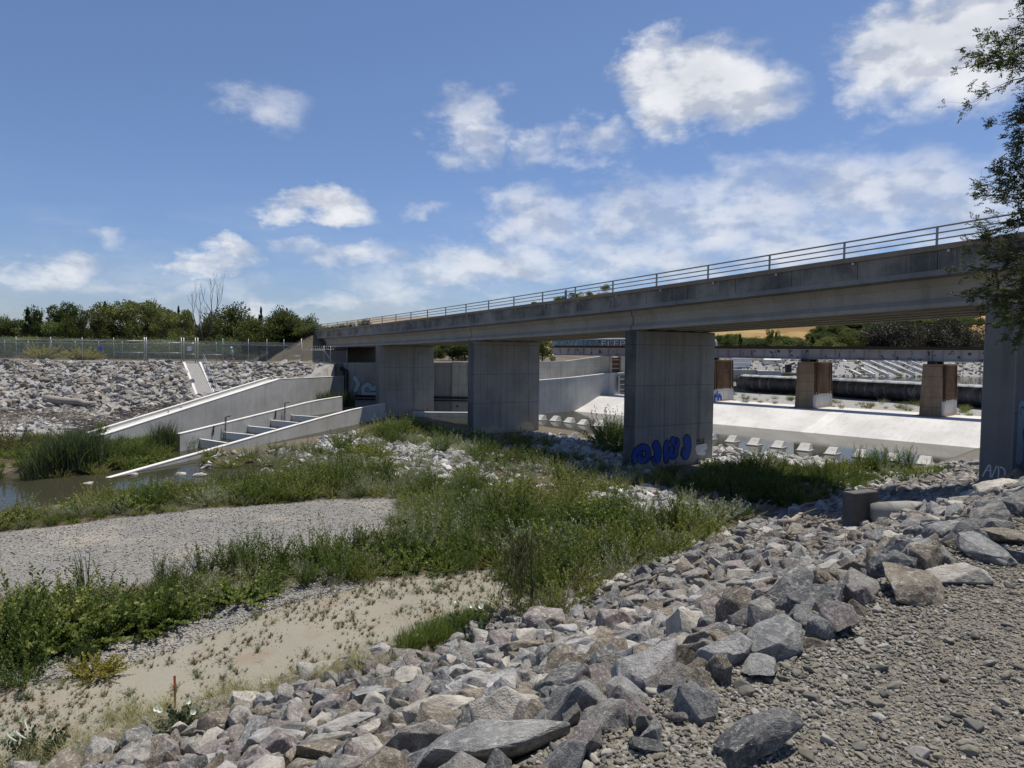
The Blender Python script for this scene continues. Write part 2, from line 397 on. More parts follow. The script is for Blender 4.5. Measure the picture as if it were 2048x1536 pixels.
# far from the creek the plain is flat
far = sstep(150, 320, np.hypot(GX-10, GY-50)); GZ = GZ*(1-far)+(-.6)*far
nx_, ny_ = len(gx), len(gy)
ii = (np.arange(ny_-1)[:, None]*nx_+np.arange(nx_-1)[None, :]).ravel()
GF = np.stack([ii, ii+1, ii+nx_+1, ii+nx_], 1)
P5 = lambda pts, z=BED: [U(x, y, z) for x, y in pts]
SAND = P5([(-400,1440),(0,1385),(230,1325),(350,1296),(480,1240),(640,1185),(800,1152),(1000,1132),(1080,1240),(900,1360),(640,1400),(400,1490),(0,1620),(-500,1750)])
GRAV = P5([(-400,1090),(0,1065),(140,1050),(330,1030),(480,1015),(640,998),(820,992),(790,1040),(680,1095),(500,1125),(330,1160),(0,1200),(-400,1240)])
GRAV2 = P5([(-200,1400),(30,1330),(120,1270),(340,1230),(500,1190),(650,1150),(830,1135),(700,1180),(560,1215),(480,1245),(330,1300),(230,1330),(100,1360)])
V1 = P5([(-200,1240),(0,1207),(200,1192),(330,1166),(520,1136),(640,1120),(780,1090),(850,1040),(880,1005),(1000,985),(1100,1005),(1200,1040),(1400,1030),(1500,1040),(1420,1095),(1260,1165),(1180,1215),(1080,1235),(1020,1195),(1005,1135),(850,1148),(620,1178),(440,1215),(330,1250),(120,1290),(60,1325),(0,1350),(-200,1410)])
V2 = P5([(-300,1075),(0,1034),(130,1020),(250,998),(400,974),(480,960),(560,946),(640,935),(740,925),(860,955),(1000,970),(900,1000),(800,996),(640,997),(480,1013),(330,1030),(140,1050),(0,1066),(-300,1095)])
V3 = P5([(388,943),(398,912),(480,906),(600,896),(700,874),(745,854),(850,852),(960,870),(1050,880),(1150,905),(1240,930),(1330,940),(1500,960),(1540,1010),(1400,1040),(1200,1050),(1000,985),(860,955),(740,930),(620,935),(560,945),(540,925),(430,945)])
V4 = P5([(1400,952),(1500,938),(1640,942),(1700,938),(1830,952),(1915,966),(1880,975),(1800,985),(1650,1000),(1550,985),(1450,965)])
RK = [P5(p) for p in ([(640,880),(740,862),(760,885),(700,905),(620,905)], [(700,915),(800,887),(900,900),(960,930),(1010,972),(960,990),(850,975),(720,950)], [(1040,868),(1120,872),(1240,890),(1250,935),(1180,945),(1060,900)], [(1180,1000),(1320,972),(1390,1040),(1260,1055)], [(1390,893),(1500,905),(1600,915),(1700,925),(1660,945),(1500,940),(1400,930)], [(1700,940),(1900,965),(1700,1000),(1550,1000)])]
mm, nn = mc(GX, GY), nc(GX, GY)
def soft(Pg, w=.6): return sstep(-w, w, sd(Pg, GX, GY))
z_s = soft(SAND); z_g = np.maximum(soft(GRAV), soft(GRAV2)*.9)
z_pad = sstep(14.2, 12.8, nn)
z_w = np.zeros_like(GX)
for Pg in RK: z_w = np.maximum(z_w, soft(Pg, 1.0))
Lz = (GX < w1x(GY)) & (GY > 45)
z_w = np.maximum(z_w, np.where(Lz, sstep(47, 52, GY)*(1-sstep(79.5, 80.5, GY)), 0))
z_w = np.maximum(z_w, sstep(63, 66, mm)*(nn > 12)*(sd(QP, GX, GY) < 12))
z_path = np.where((sd(QP, GX, GY) > 0) & (GX < 14) | (GY > 80) & (GX < -15), 1.0, 0.0)
z_s = np.maximum(z_s, z_path*.9*(np.abs(GY-84.5) < 3.8)*(GX < -14)*(GZ < .1))
zone = np.stack([z_s, z_g, z_pad, z_w], -1).reshape(-1, 4)
veg = np.maximum.reduce([soft(V1), soft(V2), soft(V3), soft(V4)])*(1-z_w*.7)
far_gold = far*1.0
m_ground, t = new_mat('ground_soil')
c = t.n('ShaderNodeNewGeometry').outputs['Position']
za = t.n('ShaderNodeAttribute', attribute_name='zone'); zs = t.n('ShaderNodeSeparateColor', i_0=za.outputs['Color']); zA = za.outputs['Alpha']
vg = t.n('ShaderNodeAttribute', attribute_name='veg').outputs['Fac']; fg = t.n('ShaderNodeAttribute', attribute_name='dry').outputs['Fac']
n1 = t.noise(c, .35, 6, .6); n2 = t.noise(c, 3.0, 6, .65); n3 = t.noise(c, 22, 5, .65)
wv_ = t.m('MULTIPLY', t.m('SUBTRACT', n2, .5), 1.1)
def edge(v): return t.ramp(t.m('ADD', v, wv_), .35, .65)
col = t.mix(n2, (.105,.088,.062), (.17,.145,.105))
peb = t.vor(c, 16, out=1); pebd = t.vor(c, 16, 'DISTANCE_TO_EDGE'); peb2 = t.vor(c, 42, out=1)
pg = t.n('ShaderNodeRGBToBW', i_0=peb); pg2 = t.n('ShaderNodeRGBToBW', i_0=peb2)
gcol = t.mix(pg, (.145,.14,.128), (.33,.32,.295)); gcol = t.mix(.45, gcol, t.mix(pg2, (.15,.145,.132), (.31,.30,.278)))
gsand = t.ramp(n1, .50, .66)
gcol = t.mix(t.m('MULTIPLY', gsand, .75), gcol, (.37,.335,.275))
scol = t.mix(n1, (.225,.212,.172), (.295,.278,.228)); scol = t.mix(t.m('MULTIPLY', t.ramp(n3, .48, .72), .55), scol, (.20,.16,.115))
scol = t.mix(t.m('MULTIPLY', t.ramp(t.noise(c, .9, 6, .65), .52, .68), .6), scol, (.235,.18,.125))
wcol = t.mix(pg, (.20,.195,.185), (.48,.47,.45)); wcol = t.mix(.4, wcol, t.mix(pg2, (.17,.165,.155), (.46,.45,.43)))
pcol = t.mix(pg2, (.11,.099,.08), (.215,.197,.163)); pcol = t.mix(t.m('MULTIPLY', t.ramp(n2, .5, .8), .5), pcol, (.27,.235,.18))
vcol = t.mix(n3, (.06,.055,.032), (.12,.105,.065))
dcol = t.mix(n1, (.36,.27,.13), (.47,.36,.19))
col = t.mix(edge(zs.outputs[0]), col, scol); col = t.mix(edge(zs.outputs[1]), col, gcol)
col = t.mix(t.m('MULTIPLY', edge(vg), .85), col, vcol); col = t.mix(edge(zA), col, wcol); col = t.mix(edge(zs.outputs[2]), col, pcol)
col = t.mix(fg, col, dcol)
wz = t.n('ShaderNodeSeparateXYZ', i_0=c).outputs[2]
wet = t.m('MULTIPLY', t.m('SUBTRACT', 1.0, t.ramp(t.m('ADD', wz, t.m('MULTIPLY', n2, .12)), -5.40, -5.18)), .85)
col = t.mix(wet, col, (.055,.047,.032))
hgt = t.m('ADD', t.m('ADD', t.m('MULTIPLY', n3, .35), t.m('MULTIPLY', n2, 1.2)), t.m('MULTIPLY', t.ramp(pebd, 0, .3), t.m('MAXIMUM', zs.outputs[1], t.m('MAXIMUM', zA, t.m('MULTIPLY', zs.outputs[2], .5)))))
finish(t, col, .95, t.bump(hgt, .7, .03), .15)
me = np_mesh('ground', np.stack([GX, GY, GZ], -1).reshape(-1, 3), GF, True, {'zone': ('FLOAT_COLOR', zone), 'veg': ('FLOAT', veg), 'dry': ('FLOAT', far_gold)})
obj('ground', me, m_ground, kind='structure', label='creek bed, banks and plain')

# ---------------------------------------------------------------- water
m_water, t = new_mat('creek_water'); c = t.n('ShaderNodeNewGeometry').outputs['Position']
wn = t.noise(t.scalev(c, (1, 1.6, 1)), 2.2, 4, .55); wn2 = t.noise(c, .22, 3, .5); wl = t.noise(c, .11, 4, .6)
wc = t.mix(wl, (.030,.032,.018), (.058,.054,.036))
wb = t.bump(t.m('ADD', t.m('MULTIPLY', wn, t.ramp(wn2, .3, .7)), t.m('MULTIPLY', wn, .25)), .07, .05)
df = t.n('ShaderNodeBsdfDiffuse', i_Color=wc); t.set(df.inputs['Normal'], wb); gs = t.n('ShaderNodeBsdfGlossy'); gs.inputs['Roughness'].default_value = .05; t.set(gs.inputs['Normal'], wb)
fr = t.n('ShaderNodeFresnel'); fr.inputs['IOR'].default_value = 1.33; t.set(fr.inputs['Normal'], wb)
mx = t.n('ShaderNodeMixShader', i_0=t.m('MULTIPLY', fr, .85)); t.set(mx.inputs[1], df); t.set(mx.inputs[2], gs); wo_ = t.n('ShaderNodeOutputMaterial'); t.set(wo_.inputs[0], mx)
def water(name, x0, x1, y0, y1, z):
    mb = MB(); mb.add([(x0,y0,z),(x1,y0,z),(x1,y1,z),(x0,y1,z)], [(0,1,2,3)]); return mb.build(name, m_water, kind='structure', label='still creek water')
water('water', -68, 58, 27, 91, WL)
mb = MB(); zt = RES
mb.add([(29,103,zt),(33,97.5,zt),(41,85,zt),(49,70,zt),(60,56,zt),(420,140,zt),(400,195,zt),(130,122,zt),(67,107,zt),(42,101,zt)], [tuple(range(10))])
mb.build('water', m_water, kind='structure', label='reservoir water held behind the black dam')

# ---------------------------------------------------------------- hills
def interp_px(pts):
    azs = []; els = []
    for x, y in pts:
        a, e = ang(x, y); azs.append(a); els.append(e)
    return azs, els
def hill(name, pts, R0, R1, seed, mat, extra=1.0):
    azs, els = interp_px(pts); na, nr = 260, 60
    A = np.linspace(R(-62), R(62), na); rr = np.concatenate([np.linspace(R0, R1, nr), np.linspace(R1*1.03, R1*1.5, 14)])
    AA, RR = np.meshgrid(A, rr); E = np.interp(AA, azs, els)
    H = np.tan(E)*R1*extra; u = (RR-R0)/(R1-R0)
    prof = np.where(u <= 1, np.clip(u, 0, 1)**1.25, np.clip(1-(u-1)*1.2, 0, 1))
    X, Y = RR*np.sin(AA), RR*np.cos(AA); k = R1/14.0
    gul = np.abs(wob(X, Y, k*1.1, seed))+.5*np.abs(wob(X, Y, k*.45, seed+3))+.25*np.abs(wob(X, Y, k*.2, seed+5))
    Z = -2.0+H*prof-(H*.46*gul*np.sin(np.clip(u, 0, 1)*math.pi))
    i = (np.arange(len(rr)-1)[:, None]*na+np.arange(na-1)[None, :]).ravel()
    me = np_mesh(name, np.stack([X, Y, Z], -1).reshape(-1, 3), np.stack([i, i+1, i+na+1, i+na], 1), True)
    obj(name, me, mat, kind='structure', label='dry grass hills far beyond the creek')
    return X, Y, Z
def hill_mat(name, c0, c1, oak, sc, thr):
    m, t = new_mat(name); c = t.n('ShaderNodeNewGeometry').outputs['Position']
    a = t.noise(c, sc, 6, .6); b = t.noise(c, sc*6, 5, .6); o = t.noise(c, sc*1.7, 7, .68)
    col = t.mix(b, c0, c1); col = t.mix(t.ramp(a, .35, .65), col, tuple(x*.8 for x in c0))
    col = t.mix(t.ramp(o, thr, thr+.03), col, oak)
    finish(t, col, .95, t.bump(b, .5, 3.0), .1); return m
mh1 = hill_mat('golden_hill', (.33,.22,.095), (.46,.335,.16), (.06,.07,.04), .0028, .60)
mh2 = hill_mat('distant_hill', (.30,.25,.19), (.36,.31,.24), (.13,.14,.12), .0012, .62)
hill('hills', [(-400,668),(0,668),(560,662),(640,652),(700,642),(760,634),(850,632),(960,628),(1060,634),(1200,640),(2600,640)], 2600, 5200, 1.0, mh2)
HX, HY, HZ = hill('hills', [(-400,690),(900,668),(1040,620),(1110,600),(1165,587),(1215,581),(1260,584),(1330,600),(1420,612),(1500,600),(1640,596),(1800,600),(1960,585),(2300,560),(2700,590)], 520, 1700, 2.4, mh1)
# ================================================================ ROAD BRIDGE
m_pier = concrete('pier_concrete', (.275,.268,.25), (.09,.089,.085), (.365,.355,.335), 0.62, 2.35, .8, 2.2, tide=(-5.0, -3.6, (.34,.315,.265)))
m_pier_dark = concrete('stain_and_shade_concrete', (.075,.076,.075), (.028,.028,.028), (.17,.168,.16), 0, 2.35, .8, 2.5)  # real stains on piers and headwall; on the sluice panel painted recess shade
m_girder = concrete('girder_concrete', (.31,.295,.262), (.14,.13,.112), (.39,.37,.335), 0, 0, .4, 1.6)
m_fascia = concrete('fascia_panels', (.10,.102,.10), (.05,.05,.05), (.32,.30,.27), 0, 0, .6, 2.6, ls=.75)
m_ledge = concrete('ledge_concrete', (.19,.195,.20), (.095,.095,.095), (.29,.29,.285), 0, 0, .45, 1.8)
m_rusty_beam = concrete('curb_beam_concrete', (.235,.19,.145), (.12,.095,.075), (.30,.25,.20), 0, 0, .4, 1.4)
m_wall = concrete('wall_concrete', (.42,.415,.39), (.20,.195,.18), (.55,.545,.52), 0, 0, .5, 2.0)
m_wall_old = concrete('old_wall_concrete', (.44,.42,.35), (.16,.15,.13), (.58,.55,.47), 1.2, 2.0, .75, 1.6)
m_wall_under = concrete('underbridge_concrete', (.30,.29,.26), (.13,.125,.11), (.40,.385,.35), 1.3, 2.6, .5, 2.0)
m_cap = concrete('cap_concrete_sun_in_colour', (.62,.61,.57), (.42,.41,.38), (.74,.73,.70), 0, 0, .3, 4)  # paler copy of the wall concrete, sunlight on the tops put into the colour
m_rail = flat_mat('galvanised_rail', (.30,.30,.30), .5, .35)
m_galv = flat_mat('galvanised_pipe', (.42,.44,.45), .45, .5)
m_black = flat_mat('black_pipe', (.025,.025,.027), .45)
m_road = flat_mat('asphalt', (.06,.06,.06), .9)
def gz(t): return 2.79-.0275*t+.000155*t*t            # girder underside along the bridge
bridge = empty('road_bridge', (BO[0], BO[1], 0), BA, label='long grey concrete girder bridge with pipe railing crossing the creek', cat='bridge')
T0, T1 = -39.0, 62.0
def extrude(prof, t0, t1, name, mat, parent=bridge, n=None, closed=True, bid=True):
    """prof: list of (lx, dz) around a section; swept along ly following the grade"""
    n = n or max(2, int(abs(t1-t0)/2.5)); ts = np.linspace(t0, t1, n+1); k = len(prof); vs = []; fs = []
    for t in ts:
        g = gz(t); vs += [(p[0], t, g+p[1]) for p in prof]
    for i in range(n):
        for j in range(k):
            a = i*k+j; b = i*k+(j+1) % k; fs.append((a, b, b+k, a+k))
    fs.append(tuple(range(k))); fs.append(tuple(range(n*k, (n+1)*k))[::-1])
    mb = MB(); mb.add(vs, fs); return mb.build(name, mat, parent)
def isec(x, h=1.08, tf=.46, bf=.56, web=.18):
    return [(x-bf/2,0),(x+bf/2,0),(x+bf/2,.15),(x+web/2,.36),(x+web/2,h-.30),(x+tf/2,h-.17),(x+tf/2,h),(x-tf/2,h),(x-tf/2,h-.17),(x-web/2,h-.30),(x-web/2,.36),(x-bf/2,.15)]
SUP = [-39.0, -19.3, -.5, 18.9, 39.2, 60.5]
for a, b in zip(SUP[:-1], SUP[1:]):
    for x in (.27, 1.75, 3.25, 4.75, 6.2):
        extrude(isec(x), a+.045, b-.045, 'girder', m_girder)
extrude([(-.34,1.085),(6.9,1.085),(6.9,1.26),(-.34,1.26)], T0, T1, 'deck', m_ledge)
for x0, x1, s in ((-.62, -.345, 1), (6.905, 7.2, -1)):
    xo = x0 if s > 0 else x1
    extrude([(x0,1.10),(x1,1.10),(x1,1.30),(x0,1.30)], T0, T1, 'ledge', m_ledge)
    # precast fascia panels with open joints
    tt = T0
    k = 0
    pw = 3.05
    vs = []
    while tt < T1-.5:
        a, b = tt+.015, min(tt+pw, T1)-.015
        xi0, xi1 = (x0+.03, x0+.2) if s > 0 else (x1-.2, x1-.03)
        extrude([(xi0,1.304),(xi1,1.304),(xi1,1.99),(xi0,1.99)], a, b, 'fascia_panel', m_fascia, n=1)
        tt += pw; k += 1
    xb0, xb1 = (x0-.05, x0+.32) if s > 0 else (x1-.32, x1+.05)
    extrude([(xb0,1.995),(xb1,1.995),(xb1,2.19),(xb0,2.19)], T0, T1, 'curb_beam', m_rusty_beam)
    xr = (xb0+xb1)/2
    for h in (2.42, 2.64, 2.86):
        mb = MB(); mb.tube([(xr, t, gz(t)+h) for t in np.linspace(T0, T1, 40)], .03 if h < 2.8 else .036, 6)
        mb.build('rail', m_rail, bridge, True)
    pm = MB(); pm.box(-.035, .035, -.03, .03, 2.19, 2.88); pme = pm.mesh('rail_post')
    bm_ = MB(); bm_.box(-.03,.03,-.05,.05,0,.09); bme = bm_.mesh('drain_bracket')
    t_ = -19.3+1.75
    ts = [t_+3.62*i for i in range(-6, 23)]
    for t in ts:
        if T0 < t < T1: obj('rail_post', pme, m_rail, bridge, (xr, t, gz(t)))
        if s > 0 and T0 < t < T1: obj('drain_bracket', bme, m_galv, bridge, (x0-.02, t-.5, gz(t)+1.90))
mb = MB()
for t in np.linspace(T0, T1, 30)[:-1]:
    dt = (T1-T0)/29; mb.add([(0,t,gz(t)+1.264),(6.6,t,gz(t)+1.264),(6.6,t+dt,gz(t+dt)+1.264),(0,t+dt,gz(t+dt)+1.264)], [(0,1,2,3)])
mb.build('roadway', m_road, bridge)
PIERS = [-19.0, 0.0, 19.2, 39.9]
piers = []
for t in PIERS:
    mb = MB(); zt = gz(t-.5)-.03; zb = -8.0 if t > -10 else -6
    mb.box(.0, 6.3, t-1.05, t, zb, zt, .07)
    p = mb.build('pier', m_pier, bridge); piers.append(p)
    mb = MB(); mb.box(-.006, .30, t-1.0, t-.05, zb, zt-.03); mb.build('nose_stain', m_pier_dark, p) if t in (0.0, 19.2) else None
# abutments
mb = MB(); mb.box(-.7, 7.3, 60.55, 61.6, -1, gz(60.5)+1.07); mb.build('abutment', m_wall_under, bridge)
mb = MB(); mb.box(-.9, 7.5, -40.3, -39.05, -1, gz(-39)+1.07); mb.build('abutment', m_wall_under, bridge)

# ---- graffiti: flat paint shapes on their wall, (lx, z) -> ribbons with round ends
def ribbon(mb, pts, wd, y, depth=.004):
    P = [Vector((p[0], p[1])) for p in pts]; n = len(P); L = []; Rr = []
    for i in range(n):
        t = (P[min(i+1, n-1)]-P[max(i-1, 0)]).normalized(); nn_ = Vector((-t.y, t.x)); h = wd/2
        if i == 0:
            for k in range(5):
                a = math.pi*(1-k/8.0)-math.pi/2
                L.append(P[0]-t*h*math.cos(math.pi/2*k/4)+nn_*h*math.sin(math.pi/2*k/4)); Rr.append(P[0]-t*h*math.cos(math.pi/2*k/4)-nn_*h*math.sin(math.pi/2*k/4))
        elif i == n-1:
            for k in range(5):
                L.append(P[i]+t*h*math.sin(math.pi/2*k/4)+nn_*h*math.cos(math.pi/2*k/4)); Rr.append(P[i]+t*h*math.sin(math.pi/2*k/4)-nn_*h*math.cos(math.pi/2*k/4))
        else: L.append(P[i]+nn_*h); Rr.append(P[i]-nn_*h)
    vs = [(p.x, y, p.y) for p in L]+[(p.x, y, p.y) for p in Rr]; k = len(L)
    mb.add(vs, [(i, i+1, k+i+1, k+i) for i in range(k-1)])
def smooth_pts(pts, it=2):
    for _ in range(it):
        q = [pts[0]]
        for a, b in zip(pts[:-1], pts[1:]):
            q += [(a[0]*.75+b[0]*.25, a[1]*.75+b[1]*.25), (a[0]*.25+b[0]*.75, a[1]*.25+b[1]*.75)]
        pts = q+[pts[-1]]
    return pts
def strokes(name, parent, mat, items, y, step=.0006):
    mb = MB()
    for i, (pts, wd) in enumerate(items): ribbon(mb, smooth_pts(pts), wd, y-step*i)
    return mb.build(name, mat, parent)
m_blue = flat_mat('blue_spray_paint', (.018,.07,.34), .6, scale=1.2)
m_blk = flat_mat('black_spray_paint', (.012,.012,.014), .6)
m_buff = flat_mat('buff_cover_paint', (.42,.38,.28), .8, scale=2)
m_wht = flat_mat('white_spray_paint', (.62,.63,.62), .7)
m_pale = flat_mat('pale_blue_spray_paint', (.42,.52,.56), .7)
m_cyan = flat_mat('cyan_spray_paint', (.20,.42,.48), .7)
def g2(x, y): return ((x-350)/1450*6.2, -5.45+(960-(870+y/10.78))*41.5/1420)
G = lambda *p: [g2(*q) for q in p]
kx = .0043
let = [(G((360,660),(330,560),(380,440),(480,375),(570,440),(590,560),(560,660),(470,680),(425,600),(450,545)), .42),
       (G((720,370),(760,480),(760,620),(730,740)), .60), (G((720,690),(665,660)), .30),
       (G((920,350),(895,470),(915,600),(915,710)), .42), (G((960,640),(990,560)), .34),
       (G((1030,290),(1070,360),(1120,300),(1110,420)), .46), (G((1010,470),(990,570),(1040,660),(1100,620),(1095,540)), .36),
       (G((1300,300),(1320,420),(1310,560),(1280,640)), .64), (G((1260,660),(1220,600),(1240,530)), .34)]
yb = -1.05
strokes('graffiti_outline', piers[1], m_blk, [(a, b*.82+.13) for a, b in let], yb-.004)
strokes('graffiti_letters', piers[1], m_blue, [(a, b*.82) for a, b in let], yb-.014)
strokes('graffiti_detail', piers[1], m_blk, [(G((420,560),(450,520),(490,560)), .05), (G((960,440),(1000,400),(1060,430)), .06), (G((690,620),(720,700)), .05), (G((1060,280),(1080,330),(1110,270)), .05), (G((1180,640),(1230,500),(1300,520)), .05), (G((1050,500),(1060,600)), .06)], yb-.024)
strokes('graffiti_tag', piers[1], m_blk, [(G((1490,380),(1510,300),(1540,380)), .06), (G((1550,300),(1550,380),(1590,380),(1590,300)), .06), (G((1640,310),(1610,340),(1640,370),(1610,390)), .06), (G((1500,420),(1640,410)), .07)], yb-.008)
strokes('painted_patch', piers[1], m_wht, [(G((1520,520),(1660,500)), .42), (G((1530,610),(1640,640)), .3)], yb-.004)
def gl(x0, z0, sc): return lambda *p: [(x0+q[0]*sc, z0+q[1]*sc) for q in p]
g = gl(1.2, -5.1, 1.0)   # buff patches on the second pier from the far end
strokes('painted_patch', piers[2], m_buff, [(g((-.3,.3),(.1,.1),(.5,.35)), .45), (g((.6,.1),(.9,.5),(1.2,.05),(1.5,.3)), .33), (g((3.2,.1),(3.6,.45),(4.2,.4),(4.4,0)), .6), (g((3.4,-.2),(4.3,.0)), .5)], 19.2-1.05-.004)
g = gl(3.6, -5.2, 1.0)
def outl(items, parent, y, wd=.05): strokes('graffiti_outline', parent, m_blk, [(a, wd) for a in items], y)
outl([g((-.1,-.5),(.1,.35),(.35,.4),(.4,-.1)), g((.0,-.1),(.35,-.05)), g((.5,.35),(.7,.2),(.6,-.1)), g((.75,-.1),(.8,.25),(1.0,.1),(1.2,.3),(1.3,-.1)), g((1.5,.3),(1.45,0),(1.7,-.1)), g((2.1,.3),(1.8,.25),(2.0,.05),(1.8,-.1)), g((-.4,-.4),(-.2,.1))], piers[3], 39.9-1.05-.004)
p3 = piers[0]; y3 = -19.0-1.05-.004
# tags on the right-hand pier: white on its end face, black on the long face
def onnose(items, mat, name):
    mb = MB()
    for i, (pts, wd) in enumerate(items):
        b = MB(); ribbon(b, smooth_pts(pts), wd, 0); mb.add([(-.005-.0006*i, -19.0-v[0], v[2]) for v in b.v], b.f)
    mb.build(name, mat, p3)
def n3(x, y): # crop px of the survey picture on the end face (1133 px = 118 px)
    X = 1930+x/9.6; Y = 820+y/9.6; t = (X-1950)/(2003-1950)
    return (max(.03, t*1.0), EYE-(Y-709)*24.9/1420)
N_ = lambda *p: [n3(*q) for q in p]
onnose([(N_((270,1260),(330,1110),(380,1000),(400,1130),(400,1250)), .045), (N_((310,1140),(400,1130)), .035), (N_((420,1260),(490,1030)), .035), (N_((520,1040),(530,1150),(520,1270),(600,1220),(635,1140),(610,1060),(550,1040)), .04)], m_wht, 'graffiti_tag')
g = gl(0, 0, 1)
rr_ = random.Random(3); it = []
for k in range(16):
    x = .35+rr_.random()*2.2; z = -2.3+rr_.random()*2.6; pts = [(x, z)]
    for j in range(4): pts.append((pts[-1][0]+rr_.uniform(-.12,.16), pts[-1][1]+rr_.uniform(-.35,.35)))
    it.append((pts, rr_.uniform(.03,.09)))
strokes('graffiti_tag', p3, m_blk, it, y3-.006)
strokes('painted_patch', p3, m_pale, [([(.5,-1.9),(.55,-.2)], .5), ([(1.2,-1.9),(1.25,-.4)], .45)], y3)
# blue sign on the bridge walkway
sg = D(1156, 583, 51); lx, ly = to_bridge(sg.x, sg.y)
t_s = ly; sgn = empty('road_sign', (*from_bridge(6.6, t_s+5.5), 0), BA+R(180)+R(30), label='small blue sign with white symbol on the bridge railing', cat='sign')
zz = gz(t_s+5.5)+1.27
m_sign = flat_mat('blue_sign', (.01,.10,.50), .4, var=.05)
mb = MB(); mb.box(-.22,.22,-.012,.012,1.75,2.75,.008); mb.build('sign_panel', m_sign, sgn, loc=(0,0,zz))
mb = MB(); mb.tube([(0,.05,0),(0,.05,2.8)], .035, 8); mb.build('sign_post', m_galv, sgn, loc=(0,0,zz))
mb = MB(); mb.box(-.1,.1,-.02,-.014,2.42,2.5); mb.box(-.1,-.04,-.02,-.014,2.15,2.42); mb.box(.04,.1,-.02,-.014,2.15,2.42); mb.box(-.1,.1,-.02,-.014,1.95,2.02); mb.build('sign_symbol', m_wht, sgn, loc=(0,0,zz))
# flat guard rail beyond the roadway on the far side (white bent rail seen through the railing)
gr = empty('guard_rail', (BO[0], BO[1], 0), BA, label='pale metal guard rail with bent end beside the bridge roadway', cat='guard rail')
mb = MB(); mb.tube([(6.3, t, gz(t)+1.264+1.0) for t in np.linspace(13.6, 40, 14)], .05, 6); mb.tube([(6.3,13.6,gz(13.6)+2.264),(6.3,12.0,gz(12)+1.3)], .05, 6); mb.build('rail', m_galv, gr)
for t in np.linspace(15, 39, 9):
    mb = MB(); mb.box(6.27,6.33,t-.04,t+.04,gz(t)+1.264,gz(t)+2.25); mb.build('post', m_galv, gr)

# ================================================================ FISH LADDER
W1L = [(w1x(Y), Y, float(w1top(Y))) for Y in (47.9, 52, 58, 64, 68.6, 75, 81.6)]
def wall_mesh(pts, zb, th):
    mb = MB(); n = len(pts); off = []
    for i in range(n):
        a = Vector(pts[max(i-1,0)][:2]); b = Vector(pts[min(i+1,n-1)][:2]); d = (b-a).normalized(); off.append(Vector((-d.y, d.x))*th/2)
    vs = []
    for p, o in zip(pts, off): vs += [(p[0]-o.x,p[1]-o.y,zb),(p[0]+o.x,p[1]+o.y,zb),(p[0]+o.x,p[1]+o.y,p[2]),(p[0]-o.x,p[1]-o.y,p[2])]
    fs = []
    for i in range(n-1):
        for k in range(4): fs.append((i*4+k, i*4+(k+1)%4, i*4+4+(k+1)%4, i*4+4+k))
    fs += [(0,1,2,3), tuple(range(4*n-4, 4*n))[::-1]]
    mb.add(vs, fs); return mb
def wall(name, pts, zb, th, label, cat='wall', mat=m_wall, cap=True, capmat=m_cap):
    e = empty(name, (pts[0][0], pts[0][1], 0), label=label, cat=cat); o = Vector((pts[0][0], pts[0][1], 0))
    rel = [(p[0]-o.x, p[1]-o.y, p[2]-(.05 if cap else 0)) for p in pts]
    wall_mesh(rel, zb, th).build('wall', mat, e)
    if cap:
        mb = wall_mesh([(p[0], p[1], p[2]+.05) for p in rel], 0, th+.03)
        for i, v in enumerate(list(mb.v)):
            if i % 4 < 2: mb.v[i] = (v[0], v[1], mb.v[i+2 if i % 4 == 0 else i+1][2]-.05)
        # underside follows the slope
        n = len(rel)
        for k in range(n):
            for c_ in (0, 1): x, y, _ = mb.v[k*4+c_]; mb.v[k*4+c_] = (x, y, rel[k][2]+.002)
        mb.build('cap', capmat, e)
    return e
wall('retaining_wall', W1L, -7, .4, 'tall grey concrete side wall of the fish ladder stepping up beside the stone bank')
wall('retaining_wall', [(p[0]-1.0, p[1], p[2]+.12) for p in W1L[:5]], -6, .22, 'low concrete curb running along the top of the tall fish ladder wall')
mb = MB(); pts = W1L[:5]
for a, b in zip(pts[:-1], pts[1:]):
    mb.add([(a[0]-.9,a[1],a[2]-.1),(a[0]-.2,a[1],a[2]-.1),(b[0]-.2,b[1],b[2]-.1),(b[0]-.9,b[1],b[2]-.1)], [(0,1,2,3)])
mb.build('path', m_wall, kind='structure', label='concrete gutter on top of the fish ladder wall')
W2L = [(W2a[0]+.25*(Y-48.3), Y, z) for Y, z in ((48.3,-4.33),(54,-4.0),(60,-3.63),(64.4,-3.35),(67,-3.25),(71,-3.2))]
wall('retaining_wall', W2L, -7, .3, 'middle concrete wall of the fish ladder with two ladders hung on it')
W3L = [(float(w3x(Y)), Y, z) for Y, z in ((37,-5.62),(45.8,-5.17),(53,-4.75),(60.4,-4.36),(66,-4.1),(70.7,-4.03),(73.2,-4.03))]
wall('retaining_wall', W3L, -7, .32, 'low outer concrete wall of the fish ladder tapering down into the pond')
def w2x(Y): return W2a[0]+.25*(Y-48.3)
BAF = [((454,885),(400,877)), ((508,872),(448,863)), ((551,859),(496,851)), ((596,848),(542,839)), ((638,837),(583,829))]
lev = [-4.93,-4.74,-4.58,-4.42,-4.27]
def on_line(px, c0, k0):
    d = ray(px, 860); Y = c0/(d.x/d.y-k0); return (c0+k0*Y, Y)
